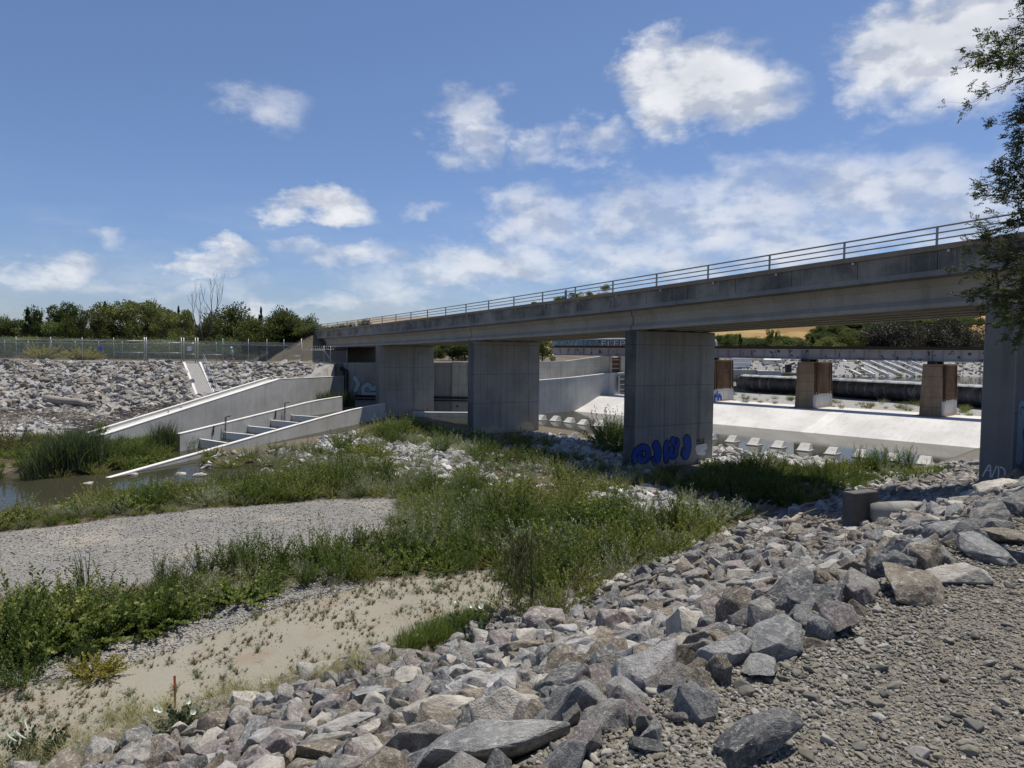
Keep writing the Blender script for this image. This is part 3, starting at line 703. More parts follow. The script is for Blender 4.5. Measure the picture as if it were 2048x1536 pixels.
for i, (pa, pb) in enumerate(BAF):
    z = lev[i]; a = on_line(pa[0], -31.55, .25); b = on_line(pb[0], W2a[0]-.25*48.3+.1, .25)
    e = empty('baffle_wall', (a[0], a[1], 0), label='thin slanting cross wall in the fish ladder channel, %s from the pond end' % ordinal(i), cat='baffle', group='cross walls in the fish ladder channel')
    d = (b[0]-a[0], b[1]-a[1])
    mb = MB(); mb.obox((0,0), d, .18, -7, z-.05); mb.build('wall', m_cap, e)  # pale cap colour stands in for sunlight on the cross wall faces
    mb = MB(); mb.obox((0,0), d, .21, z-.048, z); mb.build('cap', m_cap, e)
# stepped pools between the baffles
ys = [(on_line(a[0], -31.55, .25)[1]+on_line(b[0], W2a[0]-.25*48.3+.1, .25)[1])/2 for (a, b) in BAF]+[71]
for i in range(5):
    z = lev[i]-.34; y0, y1 = ys[i], ys[i+1]
    mb = MB(); mb.add([(w2x(y0+1.2)+.1,y0+1.2,z),(w3x(y0-.8)-.1,y0-.8,z),(w3x(y1-.8)-.1,y1-.8,z),(w2x(y1+1.2)+.1,y1+1.2,z)], [(0,1,2,3)])
    mb.build('water', m_water, kind='structure', label='pool in the fish ladder')
for i, (x, y) in enumerate(((420,853),(519,829))):
    Yl = 53.0 if i == 0 else 60.8; zt = float(np.interp(Yl, [48.3,54,60,64.4], [-4.33,-4.0,-3.63,-3.35])); xx = w2x(Yl)+.2
    e = empty('wall_ladder', (xx, Yl, 0), R(-76), label='dark steel ladder on the fish ladder wall, %s' % ('the one nearer the pond' if i == 0 else 'the one nearer the bridge'), cat='ladder', group='ladders on the fish ladder wall')
    for s in (-.25,.25):
        mb = MB(); mb.tube([(s,.0,zt-1.7),(s,0,zt+.45),(s,.35,zt+.5)], .03, 5); mb.build('side_rail', m_black, e)
    for k in range(5):
        mb = MB(); mb.tube([(-.25,0,zt-1.5+k*.33),(.25,0,zt-1.5+k*.33)], .022, 5); mb.build('rung', m_black, e)
    e2 = empty('wall_bracket', (xx-.25*1.3, Yl-1.3, 0), R(-76), label='black curved hook on the wall left of the ladder nearer the %s' % ('pond' if i == 0 else 'bridge'), cat='bracket')
    mb = MB(); mb.tube([(0,0,zt-.1),(.12,-.05,zt-.35),(0,-.05,zt-.5),(.15,-.05,zt-.75)], .06, 5); mb.tube([(-.5,0,zt-.3),(-.5,-.05,zt-.7),(-.42,-.05,zt-1.1)], .07, 5); mb.build('hook', m_black, e2)

# ---- walls under and beyond the bridge
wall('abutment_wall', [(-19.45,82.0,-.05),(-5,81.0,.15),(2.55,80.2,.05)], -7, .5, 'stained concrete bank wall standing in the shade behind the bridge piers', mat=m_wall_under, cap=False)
wall('abutment_wall', [(-20.2,82.35,-1.0+.75),(-33,83.4,-.22)], -3.5, .4, 'low weathered concrete wall with dark pipes beneath the footpath', mat=m_wall_old, cap=False)
wall('bank_wall', [(-6.8,80.75,.22),(2.6,79.85,-.02)], -7, .4, 'yellowish gridded concrete wall seen between two bridge piers', mat=m_wall_old, cap=False)
wall('training_wall', [(2.75,79.6,-1.75),(6.8,83.5,-1.55),(11.3,87.9,-1.2),(16,92.3,-1.1)], -7, .4, 'pale lit concrete wing wall rising toward the white weir', mat=m_wall, cap=True)
wall('bank_wall', [(3.0,83.2,.28),(6.4,85.6,.34),(11.5,89.6,1.0),(12.2,90.2,1.0)], -5, .4, 'grey upper wall with sloped top below the railway girder', mat=m_wall_old, cap=False)
wall('bank_wall', [(14.2,91.9,1.0),(20,97.5,1.0)], -5, .4, 'grey upper wall right of the rusty sluice gate', mat=m_wall_old, cap=False)
mb = MB(); mb.prism([(2.7,80.0),(6.8,83.7),(11.2,88.1),(15.9,92.6),(14,93.2),(6.2,86.2),(2.8,83.5)], -5, -1.98); mb.build('path', m_wall, kind='structure', label='concrete ledge between the two walls')
m_rust = concrete('rust_streaked_steel', (.10,.05,.025), (.035,.02,.012), (.16,.085,.045), .35, 0, .8, 5)
e = empty('sluice_gate', (13.2, 91.05, 0), R(43.6), label='rusty brown sluice gate between concrete posts in the upper wall', cat='gate')
mb = MB(); mb.box(-.9,.9,.0,.1,-3,.75); mb.build('gate_leaf', m_rust, e)
for s in (-1.15,1.15):
    mb = MB(); mb.box(s-.2,s+.2,-.25,.3,-3,.95); mb.build('gate_post', m_wall, e)
for k in range(4):
    mb = MB(); mb.box(-.75,.75,-.06,-.005,-1.2+k*.55,-1.13+k*.55); mb.build('gate_bar', m_galv, e)
e = empty('sluice_gate', (13.9, 90.0, 0), R(43.6), label='sluice panel coloured shadow-dark with pale bars in the lit wing wall beside the weir', cat='gate')
mb = MB(); mb.box(-.85,.85,-.24,-.205,-3.6,-1.55); mb.build('gate_leaf', m_pier_dark, e)  # flat panel before the wall, shade of a recess put into its colour
for k in range(3):
    mb = MB(); mb.box(-.7,.7,-.30,-.245,-3.3+k*.65,-3.18+k*.65); mb.build('gate_bar', m_galv, e)
for s in (-.95,.95):
    mb = MB(); mb.box(s-.09,s+.09,-.36,-.205,-3.7,-1.5); mb.build('gate_post', m_wall, e)
# pipes on the walls
e = empty('wall_pipe', (-20.0, 81.75, 0), label='pair of black pipes turning down the corner of the bank wall', cat='pipe')
for k, o in enumerate((0, .35)):
    mb = MB(); mb.tube([(-13, 1.0, -.62-o*.6),(0.6+o, -.3, -.62-o*.6),(0.75+o,-.32,-.75-o*.6),(0.75+o,-.32,-4.6)], .10, 8); mb.build('pipe', m_black, e, True)
e = empty('wall_pipe', (-15, 81.2, 0), label='dark horizontal pipe bracketed low along the bank wall behind the piers', cat='pipe')
mb = MB(); mb.tube([(-3,.1,-3.85),(8.3,-.95,-3.85),(17.4,-2.0,-3.9)], .13, 8); mb.build('pipe', m_black, e, True)
mb = MB(); mb.tube([(-3,.1,-4.2),(8.3,-.95,-4.2),(17.4,-2.0,-4.2)], .07, 8); mb.build('pipe', m_black, e, True)
for i in range(5):
    x = -6.2+i*1.3; y = 80.75-(x+6.8)*.0957-.21
    mb = MB(); mb.box(-.26,.26,-.03,-.01,-5.12,-4.55); o = mb.build('wall_port', m_wall, loc=(x,y,0), label='small square outlet with black centre low on the gridded wall, %s from the left' % ordinal(i), cat='outlet', group='outlets on the gridded wall')
    mb = MB(); mb.box(-.1,.1,-.05,-.035,-4.95,-4.72); mb.build('hole_shade', m_black, o)  # solid black square, the dark inside the outlet put into its colour
wall('sill_wall', [(-10.5,75.0,-5.05),(2,75.5,-5.05)], -7, .5, 'low pale concrete sill in the water between the bridge piers', mat=m_wall)
# white throw-up on the shaded wall
e = empty('wall_graffiti', (-19.0, 81.72, 0), R(-3.95), label='pale blue white bubble graffiti on the shaded bank wall', cat='graffiti')
g = gl(0, -3.3, 1)
strokes('outline', e, m_blk, [(g((.9,1.5),(1.35,.9),(1.0,.1)), .62), (g((1.9,-.2),(1.8,.4),(2.4,.8)), .6), (g((2.6,.7),(3.0,.1),(3.6,.7)), .6), (g((1.9,-.3),(2.6,-.4),(3.6,-.3)), .6)], -.02)
strokes('fill', e, m_pale, [(g((.9,1.5),(1.35,.9),(1.0,.1)), .52), (g((1.9,-.2),(1.8,.4),(2.4,.8)), .5), (g((2.6,.7),(3.0,.1),(3.6,.7)), .5), (g((1.9,-.3),(2.6,-.4),(3.6,-.3)), .5)], -.03)

# ================================================================ WEIR
def mn(m, n): return (.724*m-.69*n, .69*m+.724*n)
m_apron, t = new_mat('weir_concrete'); c = t.n('ShaderNodeTexCoord').outputs['Object']
a1 = t.noise(c, .25, 6, .6); a2 = t.noise(t.scalev(c, (.25, 3, 3)), 1.2, 6, .62); a3 = t.noise(t.scalev(c, (6, .5, 3)), 1.0, 5, .6)
cc_ = t.mix(t.ramp(a1, .35, .65), (.50,.49,.465), (.62,.61,.585)); cc_ = t.mix(t.m('MULTIPLY', t.ramp(a2, .5, .75), .35), cc_, (.29,.265,.225)); cc_ = t.mix(t.m('MULTIPLY', t.ramp(a3, .56, .75), .4), cc_, (.70,.70,.68))
finish(t, cc_, .9, t.bump(a2, .3, .02), .2)
weir = empty('weir', (*mn(68, 30), 0), math.atan2(.69, .724), label='long white concrete weir with sloping apron across the creek', cat='weir')
# local: x upstream (m), y across (n)
mb = MB(); ns = np.linspace(-24, 27.0, 60)
mlist = [(-6.2,-6.05),(-5.4,-5.72),(-4.2,-5.36),(-2.5,-4.78),(-.6,-4.06),(.1,-3.9)]
vs = []; fs = []
for n_ in ns: vs += [(a, n_, z) for a, z in mlist]
k = len(mlist)
for i in range(len(ns)-1):
    for j in range(k-1): fs.append((i*k+j, i*k+j+1, i*k+k+j+1, i*k+k+j))
mb.add(vs, fs); mb.build('apron', m_apron, weir, True)
mb = MB(); mb.box(.1, 6.0, -24, 27, -6, -3.9); mb.build('sill', m_apron, weir)
for n_ in (15.2, -1.9):
    mb = MB(); mb.add([(a, n_-.9-.25*j, z+.012) for j, (a, z) in enumerate(mlist[1:])]+[(a, n_+.35-.25*j, z+.012) for j, (a, z) in enumerate(mlist[1:])], [(j, j+1, 6+j-0, 5+j) for j in range(4)])
    mb.build('drain_stain', m_wall if n_ > 0 else m_cap, weir)
# energy blocks in the pool
BL = [(1082,834),(1111,836),(1139,839),(1167,843),(1199,846),(1420,873),(1465,878),(1510,884),(1558,889),(1610,895),(1665,902),(1722,908),(1785,915),(1850,922),(1914,933)]
bm_ = MB()
wv0 = [(-.40,-.55,0),(.40,-.55,0),(.40,.42,0),(-.40,.42,0),(-.33,.10,.50),(.33,.10,.50),(.33,.38,.48),(-.33,.38,.48)]
bm_.add([(x, y, z) for x, y, z in wv0]+[], [(0,3,2,1),(4,5,6,7),(0,1,5,4),(1,2,6,5),(2,3,7,6),(3,0,4,7)])
# base lip
bm2 = MB(); bm2.box(-.45,.45,-.60,.47,-.75,.05,.02)
m_block = concrete('weathered_block_concrete', (.50,.485,.445), (.22,.20,.17), (.62,.605,.57), 0, 0, .7, 3.0)
b_top = bm_.mesh('block'); b_base = bm2.mesh('base')
for i, (x, y) in enumerate(BL):
    X, Y = U(x, y+6, WL); sc_ = 1.0
    e = empty('baffle_block', (X, Y, WL+.03), R(-43.6)+R(90)*0-R(2), label='pale wedge shaped concrete block standing in the pool, %s of the row from the left' % ordinal(i), cat='concrete block', group='wedge blocks in the weir pool')
    obj('wedge', b_top, m_block, e); e.rotation_euler.z += rnd.uniform(-.07,.07); e.scale = (rnd.uniform(.93,1.06), rnd.uniform(.93,1.06), rnd.uniform(.88,1.08)); obj('base', b_base, m_wall, e)

# ================================================================ RAILWAY BRIDGE
m_girdpaint, t = new_mat('peeling_pale_paint'); c = t.n('ShaderNodeTexCoord').outputs['Object']
r1 = t.noise(c, 1.6, 8, .7); r2 = t.noise(c, .28, 3, .5); r3 = t.noise(t.scalev(c, (3,3,.7)), 1.5, 6, .7)
cc_ = t.mix(t.ramp(r2, .4, .6), (.28,.24,.245), (.345,.335,.34)); cc_ = t.mix(t.ramp(r3, .58, .75), cc_, (.40,.39,.39)); cc_ = t.mix(t.ramp(r1, .56, .60), cc_, (.05,.04,.04))
finish(t, cc_, .7, None, .3)
m_track = flat_mat('track_timber', (.05,.045,.04), .9)
RB = mn(70.3, 30); RA = math.atan2(.69, .724)
rb = empty('railway_bridge', (*RB, 0), RA, label='pale steel plate girder railway bridge with peeling paint behind the road bridge', cat='bridge')
Z0, Z1 = .98, 1.96
def gird(y0, y1, x, z0, z1, nm, parent, mat, st=1.35):
    mb = MB(); mb.box(x-.015, x+.015, y0, y1, z0+.04, z1-.04); mb.build(nm, mat, parent)
    mb = MB(); mb.box(x-.17, x+.17, y0, y1, z0, z0+.04); mb.build('bottom_flange', mat, parent)
    mb = MB(); mb.box(x-.17, x+.17, y0, y1, z1-.04, z1); mb.build('top_flange', m_wht, parent)
    mb = MB(); yy = y0+.3
    while yy < y1-.1: mb.box(x-.14, x-.016, yy-.012, yy+.012, z0+.042, z1-.042); yy += st
    mb.build('stiffeners', mat, parent)
pier_px = [(1402,803),(1586,818),(1840,836)]
PN = []
for x, y in pier_px:
    X, Y = U(x, y, -3.9); PN.append(nc(X, Y))
def n_at(x, m):    # n coordinate where the sight line of survey column x crosses the line m=const
    dd = ray(x, 690); k = m/(.724*dd.x+.69*dd.y); return nc(dd.x*k, dd.y*k)
ends = sorted([n_at(1107, 70.3)-30, PN[0]-30, PN[1]-30, PN[2]-30, PN[2]-30-12.0, PN[2]-30-25])
for a, b in zip(ends[:-1], ends[1:]):
    for x in (0, 2.0): gird(a+.04, b-.04, x, Z0, Z1, 'web_plate', rb, m_girdpaint)
mb = MB(); mb.box(-.3, 2.3, ends[0], ends[-1], Z1+.002, Z1+.16); mb.build('ties', m_track, rb)
for x in (.3, 1.7):
    mb = MB(); mb.box(x-.035, x+.035, ends[0], ends[-1], Z1+.162, Z1+.31); mb.build('rail', m_rust, rb)
m_rpier = concrete('rust_stained_pier', (.23,.145,.08), (.05,.032,.02), (.33,.25,.165), 0, .9, 1.0, 3.6)
m_rplate = concrete('rusted_steel_cladding', (.075,.042,.022), (.025,.015,.010), (.17,.105,.06), .45, 0, .7, 4)
m_patch = concrete('worn_white_paint', (.50,.49,.46), (.20,.17,.13), (.60,.59,.57), 0, 0, .6, 2.0)
for i, pn in enumerate(PN):
    y = pn-30; vs = []; N = 14; mb = MB()
    def ring(sc, z):
        pts = []
        for k in range(N+1):
            a = math.pi/2+math.pi*k/N; pts.append((math.cos(a)*.85*sc, y+math.sin(a)*.78*sc, z))
        return pts+[(4.7, y-.78*sc, z), (4.7, y+.78*sc, z)]
    a = ring(1.12, -4.2); b = ring(.92, .72); k = len(a)
    mb.add(a+b, [tuple(range(k)), tuple(range(k, 2*k))[::-1]]+[(j, (j+1)%k, (j+1)%k+k, j+k) for j in range(k)])
    p = mb.build('pier', m_rpier, rb)
    fl = lambda z: y-.78*(1.12+(z+4.2)/4.92*(-.20))
    def flank(xa, xb, z0, tops, o):
        n_ = len(tops); xs = [xa+(xb-xa)*j/(n_-1) for j in range(n_)]; b_ = MB()
        b_.add([(x_, fl(z0)-o, z0) for x_ in xs]+[(x_, fl(z_)-o, z_) for x_, z_ in zip(xs, tops)]+[(x_, fl(z0)+.02, z0) for x_ in xs]+[(x_, fl(z_)+.02, z_) for x_, z_ in zip(xs, tops)],
               [(j, j+1, n_+j+1, n_+j) for j in range(n_-1)]+[(n_+j, n_+j+1, 3*n_+j+1, 3*n_+j) for j in range(n_-1)]+[(0, n_, 3*n_, 2*n_), (n_-1, 3*n_-1, 4*n_-1, 2*n_-1)][:1]); return b_
    flank(1.0, 3.9, -2.5, [.55,.55], .05).build('steel_cladding', m_rplate, p)
    for xs_ in (.5, .93, 3.97, 4.45): flank(xs_-.07, xs_+.07, -2.6, [.6,.6], .09).build('steel_edge', m_rplate, p)
    for q in range(4):
        mb = MB()
        for u_ in range(7):
            if (u_*7+q*3+i) % 5: zz_ = -1.9+q*.7; mb.box(1.3+u_*.33,1.42+u_*.33,fl(zz_)-.062,fl(zz_)-.052,zz_,zz_+.03)
        mb.build('weld_marks', m_rpier, p)
    rq = random.Random(i+4); flank(.02, 4.6, -3.84, [-2.9+rq.uniform(-.35,.3)]+[-2.42+rq.uniform(-.16,.16) for _ in range(9)], .035).build('white_patch', m_patch, p)
    mb = MB(); mb.box(-1.2,4.8,y-1.1,y+1.1,-4.6,-3.85); mb.build('footing', m_rpier, p)
    for x in (0, 2.0):
        mb = MB(); mb.box(x-.25,x+.25,y-.33,y+.33,.722,.978); mb.build('bearing', m_black, p)
    if i == 0:
        gg = MB()
        for q, (pts, wd) in enumerate([([(.5,-3.9),(.6,-3.0),(.9,-3.5),(1.1,-2.9)], .3), ([(1.2,-3.8),(1.5,-3.0),(1.9,-3.7)], .33), ([(.5,-3.3),(1.9,-3.4)], .3)]):
            bb = MB(); ribbon(bb, smooth_pts(pts), wd, 0); gg.add([(v[0], fl(v[2])-.045-.001*q, v[2]) for v in bb.v], bb.f)
        gg.build('graffiti_letters', m_blue, p)
# painted through girder over the bank spans with a rounded end
tg = empty('through_girder', (*mn(74.5, 30), 0), RA, label='tall steel side girder with rounded end and big blue and white graffiti letters', cat='girder')
yr, yl = n_at(1433, 74.5)-30, n_at(1104, 74.5)-30
mb = MB()
prof = [(yl,1.2),(yr,1.2)]+[(yr+.75*(1-math.cos(a)), 2.5+.7*math.sin(a)) for a in np.linspace(0, math.pi/2, 7)]+[(yl,3.2)]
vs = [(-.02,p[0],p[1]) for p in prof]+[(.02,p[0],p[1]) for p in prof]; k = len(prof)
mb.add(vs, [tuple(range(k)), tuple(range(k,2*k))[::-1]]+[(j,(j+1)%k,(j+1)%k+k,j+k) for j in range(k)]); mb.build('web_plate', m_girdpaint, tg)
mb = MB(); mb.tube([(0,p[0],p[1]) for p in prof[1:]], .11, 6); mb.build('flange', m_wht, tg)
def text_mesh(body, size, off=.0, shear=0.0):
    cu = bpy.data.curves.new('lettering', 'FONT'); cu.body = body; cu.size = size; cu.offset = off; cu.extrude = .006; cu.shear = shear; cu.resolution_u = 2
    o = bpy.data.objects.new('lettering', cu); COL.objects.link(o); dg = bpy.context.evaluated_depsgraph_get(); dg.update()
    me = bpy.data.meshes.new_from_object(o.evaluated_get(dg)); bpy.data.objects.remove(o); me.materials.clear(); return me
def put_text(name, body, size, off, mat, parent, y, z, x, y2, flip=-1):
    me = text_mesh(body, size, off); xs_ = [v.co.x for v in me.vertices]; sy = abs(y2-y)/(max(xs_)-min(xs_)); zs_ = [v.co.y for v in me.vertices]; 
    for v in me.vertices: v.co.x -= min(xs_)
    for v in me.vertices: px_, pz_, d = v.co.x, v.co.y, v.co.z; v.co = (x-d, y+flip*px_*sy, z+pz_)
    me.update(); return obj(name, me, mat, parent)
def y_at(px): return n_at(px, 74.5)-30
W_ = y_at(1115)-y_at(1200)
put_text('graffiti_outline', 'KEVY NEKT', 1.25, .06, m_blk, tg, y_at(1113), 2.12, -.04, y_at(1199))
put_text('graffiti_letters', 'KEVY NEKT', 1.25, .015, m_cyan, tg, y_at(1113.5), 2.12, -.06, y_at(1198.5))
put_text('graffiti_outline', 'ELEP', 1.25, .07, m_blk, tg, y_at(1203), 2.12, -.04, y_at(1252))
put_text('graffiti_letters', 'ELEP', 1.25, .015, m_wht, tg, y_at(1203.5), 2.12, -.06, y_at(1251.5))

# ================================================================ INFLATABLE DAM
m_rub, t = new_mat('black_rubber'); c = t.n('ShaderNodeTexCoord').outputs['Object']
r1 = t.noise(c, .7, 7, .65); r2 = t.noise(t.scalev(c, (1.4, 1.4, .25)), 1.0, 6, .65); s_ = t.n('ShaderNodeSeparateXYZ', i_0=c)
top = t.ramp(t.m('ADD', s_.outputs[2], t.m('MULTIPLY', r1, 1.0)), 2.1, 2.75)  # tube whitened towards its top, a highlight put into the rubber colour
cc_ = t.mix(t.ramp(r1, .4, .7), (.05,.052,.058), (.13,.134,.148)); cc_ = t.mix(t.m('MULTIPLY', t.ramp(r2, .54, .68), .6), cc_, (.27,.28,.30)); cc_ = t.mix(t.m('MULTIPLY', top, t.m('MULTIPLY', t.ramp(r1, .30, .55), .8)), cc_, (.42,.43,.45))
sl = t.m('ADD', t.m('ADD', t.m('MULTIPLY', s_.outputs[0], .53), t.m('MULTIPLY', s_.outputs[1], -.85)), t.m('MULTIPLY', r1, .35))
fl_ = t.ramp(t.m('ABSOLUTE', t.m('SUBTRACT', t.m('FRACT', t.m('DIVIDE', sl, 1.25)), .5)), .40, .47)
cc_ = t.mix(t.m('MULTIPLY', fl_, t.m('MULTIPLY', t.ramp(r2, .38, .6), .65)), cc_, (.30,.31,.33))
finish(t, cc_, .55, t.bump(t.m('SUBTRACT', r1, fl_), .4, .05), .4)
dam = empty('inflatable_dam', (39, 89, -3.75), label='long black inflated rubber dam lying across the creek behind the railway piers', cat='dam')
path = [(U(1390,738,-1.2),.55,1.7), (U(1440,752,-2.2),.8,.8), (U(1478,772,-3.6),1.0,.05), (U(1500,781,-3.75),1.1,0), (U(1648,789,-3.75),1.1,0), (U(1800,800,-3.75),1.1,0), (U(1957,812,-3.75),1.1,0), (U(2120,826,-3.75),1.1,0)]
pp = []
for (p, r_, z_) in path: pp.append((Vector((p[0], p[1], 0)), r_, z_))
fine = []
for (a, b) in zip(pp[:-1], pp[1:]):
    for k in range(10): u_ = k/10; fine.append((a[0].lerp(b[0], u_), a[1]*(1-u_)+b[1]*u_, a[2]*(1-u_)+b[2]*u_))
mb = MB(); NS_ = 24; vs = []; fs = []
for i, (p, r_, z_) in enumerate(fine):
    d = (fine[min(i+1, len(fine)-1)][0]-fine[max(i-1,0)][0]).normalized(); a = Vector((-d.y, d.x, 0))
    rr2 = r_*(1+.012*math.sin(i*2.1))
    for k in range(NS_):
        th = 2*math.pi*k/NS_; vs.append((p.x+a.x*math.cos(th)*rr2*1.15-39, p.y+a.y*math.cos(th)*rr2*1.15-89+1.0, z_+rr2+math.sin(th)*rr2*(1.0 if math.sin(th) > 0 else .95)))
for i in range(len(fine)-1):
    for k in range(NS_): fs.append((i*NS_+k, i*NS_+(k+1)%NS_, (i+1)*NS_+(k+1)%NS_, (i+1)*NS_+k))
mb.add(vs, fs); mb.build('rubber_tube', m_rub, dam, True)
mb = MB(); mb.tube([(p.x-39, p.y-89+1.0-.95, .12) for p, r_, z_ in fine[25:]], .16, 6); mb.build('clamp_line', m_black, dam)
# dam abutment and gate house beyond
da = empty('dam_abutment', (33, 103.5, 0), R(-8), label='grey concrete dam abutment block with white railing at the far end of the rubber dam', cat='abutment')
pa, pb, pc_ = D(1452, 737, 103), D(1511, 739, 104), D(1556, 741, 104)
mb = MB(); mb.box(pa.x-33, pb.x-33, 0, 3, -4.5, -.95); mb.build('wall', m_wall_under, da)
mb = MB(); mb.box(pb.x-33+.003, pc_.x-33, -.3, 3, -4.5, -1.05); mb.build('wall', m_wall, da)
for k in range(9):
    mb = MB(); x = pa.x-33+.3+k*(pc_.x-pa.x-.6)/8; mb.tube([(x,.3,-.95),(x,.3,.1)], .03, 5); mb.build('rail_post', m_cap, da)
for h in (-.45, .08):
    mb = MB(); mb.tube([(pa.x-33+.2,.3,h),(pc_.x-33-.2,.3,h)], .03, 5); mb.build('rail', m_cap, da)
for (px_, w_, h_, lab) in ((1483, 2.9, 1.5, 'small white equipment cabinet behind the dam abutment railing'), (1545, 2.6, 1.3, 'white tank shed with pitched roof behind the dam abutment')):
    q_ = D(px_, 735, 107); e = empty('equipment_shed', (q_.x, 107, -.9), label=lab, cat='shed')
    mb = MB(); mb.box(-w_/2, w_/2, 0, 1.6, 0, h_, .03); mb.build('wall', m_wht, e)
    mb = MB(); mb.prism([(-w_/2-.1,-.1),(w_/2+.1,-.1),(w_/2+.1,1.7),(-w_/2-.1,1.7)], h_+.003, h_+.1); mb.add([(-w_/2,-.1,h_+.102),(w_/2,-.1,h_+.102),(w_/2,1.7,h_+.102),(-w_/2,1.7,h_+.102),(-w_/2,.8,h_+.5),(w_/2,.8,h_+.5)], [(0,1,5,4),(1,2,5),(2,3,4,5),(3,0,4)]); mb.build('roof', m_cap, e)
e = empty('gate_hoist', (D(1580,730,103).x, 103, -1.6), label='dark steel gate hoist with small platform left of the middle railway pier', cat='hoist')
mb = MB()
for x in (-1,1):
    for y in (0,1.4): mb.tube([(x,y,-2.5),(x,y,1.1)], .07, 5)
mb.build('frame', m_black, e); mb = MB(); mb.box(-1.3,1.3,-.3,1.7,.2,.3); mb.build('platform', m_galv, e)
mb = MB(); mb.box(-.4,.4,.3,1.0,.302,1.5,.08); mb.tube([(.0,.6,1.4),(.9,.6,1.7)], .15, 8); mb.build('motor', m_black, e)
# ================================================================ ROCKS
def rock_mesh(name, seed, sub=4, flat=1.0, cuts=22, rough=.055, smooth_=False):
    """broken rock: hull of a few points, chipped edges, roughened faces"""
    r = np.random.RandomState(seed); bm = bmesh.new(); n = r.randint(12, 22) if not smooth_ else 30
    ax = np.array([1.0, r.uniform(.6, .92), r.uniform(.5, .8)*flat])
    for _ in range(n):
        p = r.normal(size=3); p /= np.linalg.norm(p)
        if not smooth_: p = np.sign(p)*np.abs(p)**.62
        p = p*ax*r.uniform(.85, 1.1); bm.verts.new(p)
    ret = bmesh.ops.convex_hull(bm, input=list(bm.verts))
    bmesh.ops.delete(bm, geom=[v for v in bm.verts if not v.link_faces], context='VERTS')
    if sub >= 3:
        bmesh.ops.bevel(bm, geom=list(bm.edges), offset=.055 if not smooth_ else .08, segments=2 if sub >= 4 else 1, affect='EDGES', profile=.5, clamp_overlap=True)
    bmesh.ops.triangulate(bm, faces=list(bm.faces))
    mx_ = .17 if sub >= 4 else .34 if sub == 3 else .8
    for _ in range(4):
        lg = [e for e in bm.edges if e.calc_length() > mx_]
        if not lg: break
        bmesh.ops.subdivide_edges(bm, edges=lg, cuts=1, use_grid_fill=False); bmesh.ops.triangulate(bm, faces=[f for f in bm.faces if len(f.verts) > 3])
    bm.normal_update(); bm.verts.index_update()
    V = np.array([v.co[:] for v in bm.verts]); N = np.array([v.normal[:] for v in bm.verts]); F = np.array([[v.index for v in f.verts] for f in bm.faces]); bm.free()
    ph = r.uniform(0, 6, 8); nz = np.zeros(len(V))
    for f, a in ((2.6, .7), (5.7, .45), (12.3, .3)):
        nz += a*np.sin(V[:,0]*f+ph[0]+1.5*np.sin(V[:,1]*f*.8+ph[1]))*np.sin(V[:,1]*f*1.1+ph[2]+np.sin(V[:,2]*f+ph[3]))
    nz = np.round(nz*2.2)/2.2*.6+nz*.4
    if not smooth_: V = V+N*(nz*rough)[:, None]
    V /= np.max(np.abs(V[:, 0]))
    me = np_mesh(name, V, F, True)
    try: me.set_sharp_from_angle(angle=R(20 if not smooth_ else 60))
    except Exception: pass
    return me
ROCK_COLS = {  # name: two base colours
    'bluish grey': ((.195,.20,.198), (.345,.345,.335)), 'dark grey': ((.11,.115,.115), (.22,.22,.215)), 'pale grey': ((.32,.315,.305), (.50,.49,.47)),
    'brown': ((.17,.14,.105), (.29,.25,.19)), 'purplish': ((.185,.157,.147), (.315,.277,.262)), 'cream': ((.42,.385,.33), (.60,.565,.50)), 'mid grey': ((.20,.187,.168), (.40,.38,.345))}
